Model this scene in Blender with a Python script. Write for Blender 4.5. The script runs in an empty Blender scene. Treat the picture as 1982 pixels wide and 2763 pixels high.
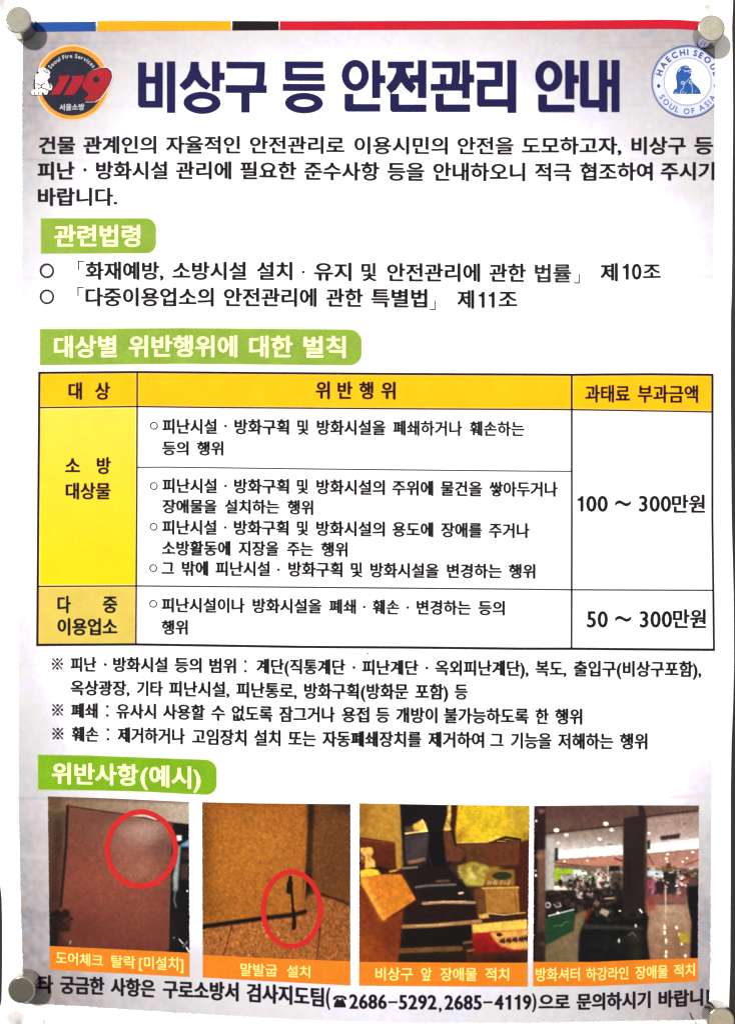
import bpy, bmesh, math, random
import numpy as np
from mathutils import Vector
from mathutils.geometry import tessellate_polygon

# ---------------------------------------------------------------- camera, light
S = 0.210 / 1962.0            # metres per unit of the measured sheet (the sheet is A4)
CX, CY = 991.0, 1381.5        # middle of the view on the sheet
BASE = Vector((0.0, 0.0, 1.5))
DIST = 2600.0                 # camera distance, in sheet units
EXPO = 1.76                   # white paper is over-exposed by about this much

sc = bpy.context.scene
COL = sc.collection
cam_d = bpy.data.cameras.new('camera')
cam = bpy.data.objects.new('camera', cam_d); COL.objects.link(cam)
cam.location = BASE + Vector((0, -DIST * S, 0))
cam.rotation_euler = (math.radians(90), 0, 0)
cam_d.sensor_fit = 'VERTICAL'
cam_d.angle = 2 * math.atan(1381.5 / DIST)
cam_d.clip_start = 0.01
cam_d.clip_end = 50
sc.camera = cam

world = bpy.data.worlds.new('World'); sc.world = world; world.use_nodes = True
nt = world.node_tree; nt.nodes.clear()
wo = nt.nodes.new('ShaderNodeOutputWorld'); wb = nt.nodes.new('ShaderNodeBackground')
tc = nt.nodes.new('ShaderNodeTexCoord'); sx = nt.nodes.new('ShaderNodeSeparateXYZ')
rp = nt.nodes.new('ShaderNodeValToRGB')
mr = nt.nodes.new('ShaderNodeMapRange'); mr.inputs['From Min'].default_value = -1
nt.links.new(tc.outputs['Generated'], sx.inputs[0]); nt.links.new(sx.outputs['Z'], mr.inputs['Value'])
nt.links.new(mr.outputs[0], rp.inputs[0]); nt.links.new(rp.outputs[0], wb.inputs[0]); nt.links.new(wb.outputs[0], wo.inputs[0])
e = rp.color_ramp.elements
e[0].position = 0.0; e[0].color = (.38, .35, .32, 1)
e[1].position = 1.0; e[1].color = (.72, .70, .66, 1)
m_ = e.new(0.5); m_.color = (.58, .55, .50, 1)
wb.inputs['Strength'].default_value = 1.0

ld = bpy.data.lights.new('ceiling_lamp', 'AREA'); ld.shape = 'RECTANGLE'; ld.size = 0.16; ld.size_y = 0.16
ld.energy = 115 * 2.56 * 1.03; ld.color = (1.0, 0.985, 0.96)
lamp = bpy.data.objects.new('ceiling_lamp', ld); COL.objects.link(lamp)
lamp.location = BASE + Vector((-1.33, -1.85, 1.20)) * 1.6
lamp.rotation_euler = (BASE - lamp.location).to_track_quat('-Z', 'Y').to_euler()

sc.view_settings.view_transform = 'Standard'; sc.view_settings.look = 'None'
sc.view_settings.exposure = 0; sc.view_settings.gamma = 1
sc.view_settings.use_curve_mapping = False
sc.cycles.max_bounces = 6

# ---------------------------------------------------------------- helpers
def lin(c):
    c = np.asarray(c, float) / 255.0
    return np.where(c <= .04045, c / 12.92, ((c + .055) / 1.055) ** 2.4)

def albedo(c):
    l = lin(c)
    t = np.clip((l - .86) / .14, 0, 1); t = t * t * (3 - 2 * t)
    return l / EXPO + t * (.86 - 1 / EXPO)

def interp(tab, v):
    return float(np.interp(v, [t[0] for t in tab], [t[1] for t in tab]))

def surf(x, y):
    """how far the paper stands off the board (metres) at sheet position x, y"""
    x = np.asarray(x, float); y = np.asarray(y, float)
    return (0.00050 + 0.00020 * np.sin(x / 260.0 + y / 900.0) + 0.00016 * np.sin(y / 330.0 + 1.2 + x / 1500.0)
            + 0.00010 * np.sin(x / 150.0 - y / 410.0))

LAY = 0.00003
def place(P, layer):
    P = np.asarray(P, float)
    out = np.empty((len(P), 3))
    out[:, 0] = (P[:, 0] - CX) * S
    out[:, 1] = -(surf(P[:, 0], P[:, 1]) + layer * LAY)
    out[:, 2] = (CY - P[:, 1]) * S
    return out

def mat_print(name, rgb, grain=.10, rough=.85, spec=.12, scale=2600, blotch=.05, attr=False):
    m = bpy.data.materials.new(name); m.use_nodes = True
    n = m.node_tree; b = n.nodes['Principled BSDF']
    b.inputs['Roughness'].default_value = rough
    b.inputs['Specular IOR Level'].default_value = spec
    t = n.nodes.new('ShaderNodeTexCoord')
    n1 = n.nodes.new('ShaderNodeTexNoise'); n1.inputs['Scale'].default_value = scale; n1.inputs['Detail'].default_value = 2
    n2 = n.nodes.new('ShaderNodeTexNoise'); n2.inputs['Scale'].default_value = 140; n2.inputs['Detail'].default_value = 3
    n.links.new(t.outputs['Object'], n1.inputs['Vector']); n.links.new(t.outputs['Object'], n2.inputs['Vector'])
    r1 = n.nodes.new('ShaderNodeMapRange'); r1.inputs['From Min'].default_value = .25; r1.inputs['From Max'].default_value = .75
    r1.inputs['To Min'].default_value = 1 - grain; r1.inputs['To Max'].default_value = 1 + grain
    r2 = n.nodes.new('ShaderNodeMapRange'); r2.inputs['From Min'].default_value = .25; r2.inputs['From Max'].default_value = .75
    r2.inputs['To Min'].default_value = 1 - blotch; r2.inputs['To Max'].default_value = 1 + blotch
    n.links.new(n1.outputs['Fac'], r1.inputs['Value']); n.links.new(n2.outputs['Fac'], r2.inputs['Value'])
    mu = n.nodes.new('ShaderNodeMath'); mu.operation = 'MULTIPLY'
    n.links.new(r1.outputs[0], mu.inputs[0]); n.links.new(r2.outputs[0], mu.inputs[1])
    vm = n.nodes.new('ShaderNodeVectorMath'); vm.operation = 'SCALE'
    n.links.new(mu.outputs[0], vm.inputs['Scale'])
    if attr:
        a = n.nodes.new('ShaderNodeAttribute'); a.attribute_name = 'ink'
        n.links.new(a.outputs['Color'], vm.inputs[0])
    else:
        vm.inputs[0].default_value = tuple(albedo(rgb))
    n.links.new(vm.outputs[0], b.inputs['Base Color'])
    return m

M = {}
def ink(name, rgb, **k):
    if name not in M: M[name] = mat_print(name, rgb, **k)
    return M[name]
BLACK = ink('black_toner', (27, 22, 33), grain=.25)
GREY = ink('worn_black_toner', (50, 47, 54), grain=.25)
NAVY = ink('navy_toner', (30, 27, 86), grain=.16)

def tag(o, label=None, category=None, group=None, kind=None):
    for k, v in (('label', label), ('category', category), ('group', group), ('kind', kind)):
        if v: o[k] = v
    return o

def link_mesh(name, verts, faces, mat, parent=None, smooth=False):
    me = bpy.data.meshes.new(name)
    me.from_pydata([tuple(v) for v in verts], [], [tuple(f) for f in faces])
    me.materials.append(mat)
    if smooth:
        me.polygons.foreach_set('use_smooth', [True] * len(me.polygons))
    me.update()
    o = bpy.data.objects.new(name, me); COL.objects.link(o)
    if parent is not None: o.parent = parent
    return o

class Print:
    """collects flat printed shapes in sheet coordinates and links them as one mesh lying on the paper"""
    def __init__(s, clip=None): s.v = []; s.f = []; s.k = 0; s.clip = clip
    def add(s, P, F, lift=0.0):
        o = len(s.v)
        if s.clip is not None:
            for f in F:
                poly = [P[i] for i in f]; out = []
                for a, b in zip(poly, poly[1:] + poly[:1]):
                    ia, ib = a[0] <= s.clip, b[0] <= s.clip
                    if ia: out.append(a)
                    if ia != ib:
                        t = (s.clip - a[0]) / (b[0] - a[0]); out.append((s.clip, a[1] + t * (b[1] - a[1])))
                if len(out) > 2:
                    q = len(s.v); s.v += [(x, y, lift) for x, y in out]; s.f.append(tuple(range(q, q + len(out))))
            return s
        s.v += [(p[0], p[1], lift) for p in P]
        s.f += [tuple(i + o for i in f) for f in F]
        return s
    def step(s): s.k += 1; return s.k * 0.08
    def poly(s, pts, lift=0.0):
        tri = tessellate_polygon([[Vector((p[0], -p[1], 0)) for p in pts]])
        T = []
        for a, b, c in tri:
            A, B, Cc = pts[a], pts[b], pts[c]
            if (B[0]-A[0])*(Cc[1]-A[1]) - (B[1]-A[1])*(Cc[0]-A[0]) > 0: a, c = c, a
            T.append((a, b, c))
        return s.add(list(pts), T, lift)
    def rect(s, x0, y0, x1, y1, lift=0.0): return s.poly([(x0, y0), (x1, y0), (x1, y1), (x0, y1)], lift)
    def columns(s, xs, tops, bots, ny=6, lift=0.0):
        P, F = [], []
        for x, a, b in zip(xs, tops, bots):
            for j in range(ny + 1): P.append((x, a + (b - a) * j / ny))
        n = ny + 1
        for i in range(len(xs) - 1):
            for j in range(ny): F.append((i*n+j, i*n+j+1, (i+1)*n+j+1, (i+1)*n+j))
        return s.add(P, F, lift)
    def band(s, x0, x1, top, bot, r=0, step=8, ny=6, lift=0.0):
        xs = list(np.linspace(x0, x1 - r, max(2, int((x1 - r - x0) / step))))
        if r: xs += [x1 - r + r * math.sin(a) for a in np.linspace(.1, math.pi / 2 - .02, 10)]
        T, B = [], []
        for x in xs:
            d = r - math.sqrt(max(0, r * r - max(0, x - (x1 - r)) ** 2)) if r else 0
            T.append(interp(top, x) + d); B.append(interp(bot, x) - d)
        return s.columns(xs, T, B, ny, lift)
    def quad(s, tl, tr, br, bl, nx=8, ny=8, lift=0.0):
        P, F = [], []
        for j in range(ny + 1):
            for i in range(nx + 1):
                u, v = i / nx, j / ny
                P.append(tuple((1-v)*((1-u)*tl[k]+u*tr[k]) + v*((1-u)*bl[k]+u*br[k]) for k in (0, 1)))
        n = nx + 1
        for j in range(ny):
            for i in range(nx): F.append((j*n+i, (j+1)*n+i, (j+1)*n+i+1, j*n+i+1))
        return s.add(P, F, lift)
    def line(s, pts, w, step=12, lift=0.0):
        Q = []
        for a, b in zip(pts, pts[1:]):
            n = max(1, int(math.hypot(b[0]-a[0], b[1]-a[1]) / step))
            Q += [(a[0]+(b[0]-a[0])*i/n, a[1]+(b[1]-a[1])*i/n) for i in range(n)]
        Q.append(pts[-1])
        P, F = [], []
        for i, q in enumerate(Q):
            a, b = Q[max(0, i-1)], Q[min(len(Q)-1, i+1)]
            L = math.hypot(b[0]-a[0], b[1]-a[1]) or 1
            nx_, ny_ = -(b[1]-a[1])/L, (b[0]-a[0])/L
            ww = w if not callable(w) else w(i / max(1, len(Q)-1))
            P += [(q[0]+nx_*ww/2, q[1]+ny_*ww/2), (q[0]-nx_*ww/2, q[1]-ny_*ww/2)]
        for i in range(len(Q)-1): F.append((2*i, 2*i+2, 2*i+3, 2*i+1))
        return s.add(P, F, lift)
    def ring(s, cx, cy, rx, ry, tx, ty=None, n=72, lift=0.0, wob=0.0):
        ty = tx if ty is None else ty
        P, F = [], []
        for i in range(n):
            a = 2*math.pi*i/n
            k = 1 + wob * (math.sin(3*a+1) + .6*math.sin(7*a) + .5*math.sin(17*a+2)) / 2
            P += [(cx+rx*k*math.cos(a), cy+ry*k*math.sin(a)), (cx+(rx-tx)*k*math.cos(a), cy+(ry-ty)*k*math.sin(a))]
        for i in range(n):
            j = (i+1) % n
            F.append((2*i, 2*i+1, 2*j+1, 2*j))
        return s.add(P, F, lift)
    def disc(s, cx, cy, rx, ry, n=64, lift=0.0):
        P, F = [(cx, cy)], []
        R = 4
        for k in range(1, R+1):
            P += [(cx+rx*k/R*math.cos(2*math.pi*i/n), cy+ry*k/R*math.sin(2*math.pi*i/n)) for i in range(n)]
        for i in range(n): F.append((0, 1+(i+1) % n, 1+i))
        for k in range(1, R):
            a, b = 1+(k-1)*n, 1+k*n
            for i in range(n): F.append((a+i, a+(i+1) % n, b+(i+1) % n, b+i))
        return s.add(P, F, lift)
    def build(s, name, mat, parent, layer):
        A = np.array(s.v, float).reshape(-1, 3)
        return link_mesh(name, place(A[:, :2], layer + A[:, 2]), s.f, mat, parent)

# ---- lettering: the built-in typeface, turned into flat mesh
_fc = bpy.data.curves.new('type', 'FONT'); _fc.resolution_u = 3
_fo = bpy.data.objects.new('type', _fc); COL.objects.link(_fo)
TYPE = {'1': (np.array([(.26, 0), (.36, 0), (.36, .69), (.285, .69), (.22, .60), (.10, .555), (.10, .50), (.26, .50)]), [(0, 1, 2, 7), (7, 2, 3), (7, 3, 4), (7, 4, 5, 6)])}
def letter(ch):
    """one letter of the built-in typeface as flat outlines"""
    if ch not in TYPE:
        _fc.body = ch
        bpy.context.view_layer.update()
        ev = _fo.evaluated_get(bpy.context.evaluated_depsgraph_get()); me = ev.to_mesh()
        TYPE[ch] = (np.array([v.co[:2] for v in me.vertices], float), [tuple(p.vertices) for p in me.polygons])
        ev.to_mesh_clear()
    return TYPE[ch]
ADV = {'(': .36, ')': .33, '[': .36, ']': .33, ',': .36, '.': .3}
def glyphs(body):
    """a word as flat outlines: (points, faces), letters side by side"""
    P, F, pen = [], [], 0.0
    n = 0
    for ch in body:
        v, f = letter(ch)
        P.append(v + [pen, 0]); F += [tuple(i + n for i in q) for q in f]; n += len(v)
        pen += .92 if '\uac00' <= ch <= '\ud7a3' else ADV.get(ch, .535 if ch.isdigit() else v[:, 0].max() + .06)
    return np.concatenate(P), F

AROUND = [(math.cos(a), math.sin(a)) for a in np.linspace(0, 2*math.pi, 8, endpoint=False)]
def heavy(pr, x, y, F, bx, by, lift=0.0):
    """a letter shape thickened by bx, by: the same outline laid down again all round it"""
    pr.add(list(zip(x, y)), F, lift)
    if bx > 0:
        for i, (c, s_) in enumerate(AROUND):
            pr.add(list(zip(x + bx*c, y + by*s_)), F, lift - .04*(i+1))

def words(pr, line, ws, weight):
    """line: (x, top, bottom) of tall letters; ws: (text, x0, x1[, y0, y1]) fitted to their measured place"""
    X = [l[0] for l in line]; T = [l[1] for l in line]; B = [l[2] for l in line]
    for w in ws:
        txt, x0, x1 = w[:3]
        V, F = glyphs(txt)
        bold = weight * (.1 if txt == '~' else .85 if len(w) == 5 else .86 if txt[0] in '폐훼' else 1)
        a, b = V[:, 0].min() - bold, V[:, 0].max() + bold
        x = x0 + (V[:, 0] - a) / (b - a) * (x1 - x0)
        if len(w) == 5:
            lo, hi = V[:, 1].min() - bold, V[:, 1].max() + bold
            y = w[4] + (V[:, 1] - lo) / (hi - lo) * (w[3] - w[4]); dy = abs(w[3] - w[4])
        else:
            lo, hi = -.079 - bold, .827 + bold
            t, bt = np.interp(x, X, T), np.interp(x, X, B)
            y = bt + (V[:, 1] - lo) / (hi - lo) * (t - bt); dy = abs(T[0] - B[0])
        heavy(pr, x, y, F, bold * (x1 - x0) / (b - a), bold * .6 * dy / (hi - lo))

def text_line(name, line, ws, parent, bold=.016, mat=None, layer=4, extra=None, label=None):
    pr = Print()
    words(pr, line, ws, bold)
    if extra: extra(pr)
    o = pr.build(name, mat or BLACK, parent, layer)
    return tag(o, label)

def arc_text(pr, txt, cx, cy, r, a0, a1, size, bold=.0, inside=False, squeeze=1.0):
    """letters along a circle; angles in degrees from straight up (or from straight down when inside)"""
    adv = []
    for ch in txt:
        if ch == ' ': adv.append(.30); continue
        V, F = glyphs(ch); adv.append(V[:, 0].max() - V[:, 0].min() + .13)
    tot = sum(adv); pos = 0
    for ch, w in zip(txt, adv):
        ang = math.radians(a0 + (a1 - a0) * (pos + w / 2) / tot); pos += w
        if ch == ' ': continue
        V, F = glyphs(ch)
        x = (V[:, 0] - (V[:, 0].min() + V[:, 0].max()) / 2) * size * squeeze; y = V[:, 1] * size
        if inside:   # along the bottom, tops towards the middle
            px = cx + (r - y) * math.sin(ang) + x * math.cos(ang); py = cy + (r - y) * math.cos(ang) - x * math.sin(ang)
        else:
            px = cx + (r + y) * math.sin(ang) + x * math.cos(ang); py = cy - (r + y) * math.cos(ang) + x * math.sin(ang)
        heavy(pr, px, py, F, bold*size, bold*size)

def blur(a, r):
    r = int(round(r))
    if r < 1: return a
    for _ in range(2):
        for ax in (0, 1):
            pad = [(0, 0)] * a.ndim; pad[ax] = (r + 1, r)
            c = np.cumsum(np.pad(a, pad, mode='edge'), axis=ax)
            n = a.shape[ax]
            sl = lambda s0: tuple(slice(s0, s0 + n) if i == ax else slice(None) for i in range(a.ndim))
            a = (c[sl(2 * r + 1)] - c[sl(0)]) / (2 * r + 1)
    return a

class Picture:
    """a small printed photograph laid down as areas of ink colour, in its own grid"""
    def __init__(s, x0, y0, x1, y1, q, base, seed):
        s.x0, s.y0, s.q = x0, y0, q
        s.w, s.h = int((x1-x0)/q)+1, int((y1-y0)/q)+1
        yy, xx = np.mgrid[0:s.h, 0:s.w]
        s.X = x0 + (xx+.5)*q; s.Y = y0 + (yy+.5)*q
        s.a = np.empty((s.h, s.w, 3)); s.a[:] = base
        s.r = np.random.default_rng(seed)
    def mix(s, m, col):
        s.a += (np.asarray(col, float) - s.a) * m[..., None]
    def win(s, xa, xb, ya, yb, pad):
        i0 = max(0, int((xa-pad-s.x0)/s.q)); i1 = min(s.w, int((xb+pad-s.x0)/s.q)+2)
        j0 = max(0, int((ya-pad-s.y0)/s.q)); j1 = min(s.h, int((yb+pad-s.y0)/s.q)+2)
        if i1 <= i0 or j1 <= j0: return None
        W = object.__new__(Picture)
        W.__dict__.update(s.__dict__); W.X = s.X[j0:j1, i0:i1]; W.Y = s.Y[j0:j1, i0:i1]; W.a = s.a[j0:j1, i0:i1]; W.h, W.w = W.X.shape
        return W
    def mask(s, pts):
        m = np.zeros((s.h, s.w), bool)
        for (ax, ay), (bx, by) in zip(pts, list(pts[1:]) + [pts[0]]):
            if ay == by: continue
            c = ((ay > s.Y) != (by > s.Y)) & (s.X < (bx-ax)*(s.Y-ay)/(by-ay)+ax)
            m ^= c
        return m.astype(float)
    def poly(s, pts, col, soft=4, to=None, axis='y', op=1.0):
        W = s.win(min(p[0] for p in pts), max(p[0] for p in pts), min(p[1] for p in pts), max(p[1] for p in pts), 3*soft + 8)
        if W is None: return
        m = blur(W.mask(pts), soft / s.q) * op
        if to is None: return W.mix(m, col)
        s = W
        k = 1 if axis == 'y' else 0
        lo, hi = min(p[k] for p in pts), max(p[k] for p in pts)
        t = np.clip(((s.Y if k else s.X) - lo) / (hi - lo), 0, 1)[..., None]
        c = np.asarray(col, float) * (1-t) + np.asarray(to, float) * t
        s.a += (c - s.a) * m[..., None]
    def blob(s, cx, cy, rx, ry, col, op=1.0, hard=1.0):
        d = ((s.X-cx)/rx)**2 + ((s.Y-cy)/ry)**2
        s.mix(np.exp(-d * hard) * op, col)
    def dot(s, cx, cy, r, col, ry=None):
        d = np.sqrt((s.X-cx)**2 + ((s.Y-cy) * r / (ry or r))**2)
        s.mix(np.clip((r - d) / 6 + .5, 0, 1), col)
    def line(s, pts, w, col, soft=4, op=1.0):
        s = s.win(min(p[0] for p in pts), max(p[0] for p in pts), min(p[1] for p in pts), max(p[1] for p in pts), w + soft + 8)
        if s is None: return
        m = np.zeros((s.h, s.w))
        for (ax, ay), (bx, by) in zip(pts, pts[1:]):
            L2 = (bx-ax)**2+(by-ay)**2 or 1
            t = np.clip(((s.X-ax)*(bx-ax)+(s.Y-ay)*(by-ay))/L2, 0, 1)
            d = np.hypot(s.X-ax-t*(bx-ax), s.Y-ay-t*(by-ay))
            m = np.maximum(m, np.clip((w/2-d)/max(soft, 1)+.5, 0, 1))
        s.mix(m*op, col)
    def litter(s, x0, y0, x1, y1, n, cols, smin, smax, soft=3, op=.9, tall=1.0):
        for _ in range(n):
            w, h = s.r.uniform(smin, smax), s.r.uniform(smin, smax)*tall
            x, y = s.r.uniform(x0, x1-w), s.r.uniform(y0, max(y0+1, y1-h)); k = s.r.uniform(-.4, .4)*w
            s.poly([(x, y), (x+w, y+s.r.uniform(-.2, .2)*h), (x+w+k, y+h), (x+k, y+h)], cols[s.r.integers(len(cols))], soft, op=op*s.r.uniform(.5, 1))
    def grain(s, amt, r=1, sx=1, region=None):
        n = s.r.normal(0, 1, (s.h, s.w))
        n = blur(n, r); n /= n.std()
        if sx > 1:
            k = np.ones(sx)/sx; n = np.apply_along_axis(lambda v: np.convolve(v, k, 'same'), 0, n); n /= n.std()
        if region is not None: n = n * region
        s.a *= (1 + amt * n)[..., None]
    def sample(s, x, y):
        fx = np.clip((x-s.x0)/s.q-.5, 0, s.w-1.001); fy = np.clip((y-s.y0)/s.q-.5, 0, s.h-1.001)
        i, j = fx.astype(int), fy.astype(int); u, v = (fx-i)[:, None], (fy-j)[:, None]
        A = np.clip(s.a, 0, 255)
        return (A[j, i]*(1-u)+A[j, i+1]*u)*(1-v)+(A[j+1, i]*(1-u)+A[j+1, i+1]*u)*v

def grid_mesh(name, PX, PY, layer, mat, parent, rgb=None, lift=None):
    """PX, PY: (ny, nx) sheet positions; rgb: (ny, nx, 3) printed colours"""
    ny, nx = PX.shape
    V = place(np.stack([PX.ravel(), PY.ravel()], 1), layer)
    if lift is not None: V[:, 1] -= lift.ravel()
    idx = np.arange(ny*nx).reshape(ny, nx)
    F = np.stack([idx[:-1, :-1], idx[1:, :-1], idx[1:, 1:], idx[:-1, 1:]], -1).reshape(-1, 4)
    me = bpy.data.meshes.new(name)
    me.vertices.add(len(V)); me.vertices.foreach_set('co', V.ravel())
    me.loops.add(F.size); me.loops.foreach_set('vertex_index', F.ravel())
    me.polygons.add(len(F)); me.polygons.foreach_set('loop_start', np.arange(0, F.size, 4)); me.polygons.foreach_set('loop_total', np.full(len(F), 4))
    me.update(calc_edges=True)
    me.polygons.foreach_set('use_smooth', np.ones(len(F), bool))
    if rgb is not None:
        at = me.color_attributes.new('ink', 'FLOAT_COLOR', 'POINT')
        C = np.ones((len(V), 4)); C[:, :3] = albedo(rgb.reshape(-1, 3))
        at.data.foreach_set('color', C.ravel())
    me.materials.append(mat)
    o = bpy.data.objects.new(name, me); COL.objects.link(o); o.parent = parent
    return o

# ---------------------------------------------------------------- the board behind
def board():
    bm = bmesh.new()
    w, h, t = 0.42, 0.46, 0.02
    vs = [bm.verts.new(BASE + Vector((x*w/2, y, z*h/2))) for y in (0.0, t) for x, z in ((-1, -1), (1, -1), (1, 1), (-1, 1))]
    for f in ((0, 1, 2, 3), (7, 6, 5, 4), (0, 4, 5, 1), (1, 5, 6, 2), (2, 6, 7, 3), (3, 7, 4, 0)): bm.faces.new([vs[i] for i in f])
    me = bpy.data.meshes.new('backboard'); bm.to_mesh(me); bm.free()
    m = bpy.data.materials.new('dark_coated_steel'); m.use_nodes = True
    n = m.node_tree; b = n.nodes['Principled BSDF']
    b.inputs['Roughness'].default_value = .45
    t_ = n.nodes.new('ShaderNodeTexCoord'); nz = n.nodes.new('ShaderNodeTexNoise'); nz.inputs['Scale'].default_value = 600
    cr = n.nodes.new('ShaderNodeValToRGB')
    cr.color_ramp.elements[0].color = (.005, .0045, .006, 1); cr.color_ramp.elements[1].color = (.013, .012, .014, 1)
    n.links.new(t_.outputs['Object'], nz.inputs['Vector']); n.links.new(nz.outputs['Fac'], cr.inputs[0]); n.links.new(cr.outputs[0], b.inputs['Base Color'])
    me.materials.append(m)
    o = bpy.data.objects.new('backboard', me); COL.objects.link(o)
    o['kind'] = 'structure'
board()

# ---------------------------------------------------------------- the poster: sheet and printed ground
poster = bpy.data.objects.new('notice_poster', None); COL.objects.link(poster)
poster.location = BASE; poster.empty_display_size = .02
tag(poster, 'white paper safety notice with navy Korean title, yellow table and four captioned photos', 'poster')

EDGE_R = [(-60, 1973), (0, 1973), (80, 1970.5), (150, 1972), (300, 1973.5), (500, 1972.5), (700, 1972), (800, 1970.5), (850, 1968.5), (1000, 1968), (1100, 1968),
          (1400, 1970), (1600, 1975), (1780, 1976), (1900, 1973.5), (2000, 1969.5), (2130, 1967.5), (2400, 1968), (2600, 1967.5), (2700, 1964.5), (2763, 1963), (2830, 1962)]
EDGE_L = [(-60, -12), (1500, -9), (2300, -6), (2368, -4), (2384, 4), (2420, 8), (2480, 9.5), (2560, 9.5), (2640, 8.5), (2695, 7), (2712, 4), (2722, -5), (2830, -9)]
rng = np.random.default_rng(4)
ys = np.arange(-60, 2831, 5.0)
u = np.linspace(0, 1, 400)
el = np.array([interp(EDGE_L, y) for y in ys]); er = np.array([interp(EDGE_R, y) for y in ys])
PX = el[:, None] + (er - el)[:, None] * u[None]; PY = np.repeat(ys[:, None], len(u), 1)
rgb = np.empty(PX.shape + (3,)); rgb[:] = (255, 255, 255)
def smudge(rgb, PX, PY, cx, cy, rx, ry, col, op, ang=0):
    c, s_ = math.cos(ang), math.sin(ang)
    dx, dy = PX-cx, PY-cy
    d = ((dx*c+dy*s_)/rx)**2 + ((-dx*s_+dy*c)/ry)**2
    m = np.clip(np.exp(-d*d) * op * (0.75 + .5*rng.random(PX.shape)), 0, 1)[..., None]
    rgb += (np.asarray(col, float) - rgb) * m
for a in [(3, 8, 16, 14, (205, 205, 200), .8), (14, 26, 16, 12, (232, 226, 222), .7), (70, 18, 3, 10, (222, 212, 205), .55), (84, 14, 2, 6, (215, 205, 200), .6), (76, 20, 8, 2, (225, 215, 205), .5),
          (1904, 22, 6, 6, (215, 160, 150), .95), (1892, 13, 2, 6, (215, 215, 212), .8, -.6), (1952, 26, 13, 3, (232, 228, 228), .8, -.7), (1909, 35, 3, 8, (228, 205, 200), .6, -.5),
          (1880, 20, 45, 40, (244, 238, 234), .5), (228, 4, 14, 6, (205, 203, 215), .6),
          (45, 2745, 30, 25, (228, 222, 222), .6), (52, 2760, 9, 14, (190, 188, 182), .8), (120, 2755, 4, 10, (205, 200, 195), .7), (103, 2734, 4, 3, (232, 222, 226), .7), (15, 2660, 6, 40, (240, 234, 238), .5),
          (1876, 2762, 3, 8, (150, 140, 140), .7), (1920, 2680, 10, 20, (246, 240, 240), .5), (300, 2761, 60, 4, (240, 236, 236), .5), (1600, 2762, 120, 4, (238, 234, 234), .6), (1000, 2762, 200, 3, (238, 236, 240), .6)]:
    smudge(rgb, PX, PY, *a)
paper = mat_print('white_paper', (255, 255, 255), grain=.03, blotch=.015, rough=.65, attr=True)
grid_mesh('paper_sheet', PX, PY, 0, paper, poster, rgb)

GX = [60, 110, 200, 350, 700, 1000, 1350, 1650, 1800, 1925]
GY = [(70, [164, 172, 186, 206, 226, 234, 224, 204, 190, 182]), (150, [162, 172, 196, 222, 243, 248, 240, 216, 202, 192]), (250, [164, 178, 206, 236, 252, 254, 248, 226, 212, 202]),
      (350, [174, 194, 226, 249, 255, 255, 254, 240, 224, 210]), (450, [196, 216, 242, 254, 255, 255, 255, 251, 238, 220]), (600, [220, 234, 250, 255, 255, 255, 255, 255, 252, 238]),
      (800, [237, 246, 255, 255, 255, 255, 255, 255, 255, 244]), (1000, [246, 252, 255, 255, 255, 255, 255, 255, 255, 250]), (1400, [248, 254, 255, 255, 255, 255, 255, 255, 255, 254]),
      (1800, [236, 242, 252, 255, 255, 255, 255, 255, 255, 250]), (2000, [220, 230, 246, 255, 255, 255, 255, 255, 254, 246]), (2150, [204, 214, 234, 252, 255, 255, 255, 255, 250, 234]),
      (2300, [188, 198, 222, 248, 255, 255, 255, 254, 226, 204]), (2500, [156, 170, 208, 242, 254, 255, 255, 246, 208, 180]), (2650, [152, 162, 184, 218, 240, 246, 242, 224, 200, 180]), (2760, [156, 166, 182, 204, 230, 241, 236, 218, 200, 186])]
PL = [(60, 66), (130, 65), (300, 62.5), (600, 62.5), (1060, 60), (1400, 57), (1780, 54), (2150, 54), (2290, 56), (2400, 58), (2500, 61), (2560, 63), (2700, 64)]
PR = [(60, 1924), (400, 1924), (600, 1923), (1000, 1921.5), (1750, 1924), (1900, 1920), (2000, 1917), (2200, 1915.5), (2600, 1914.5), (2660, 1912), (2700, 1911), (2760, 1911)]
PB = [(60, 2706), (200, 2712), (500, 2733), (814, 2751), (1100, 2757), (1500, 2757), (1860, 2752), (1925, 2750)]
PT = [(60, 75), (1925, 72)]
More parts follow.
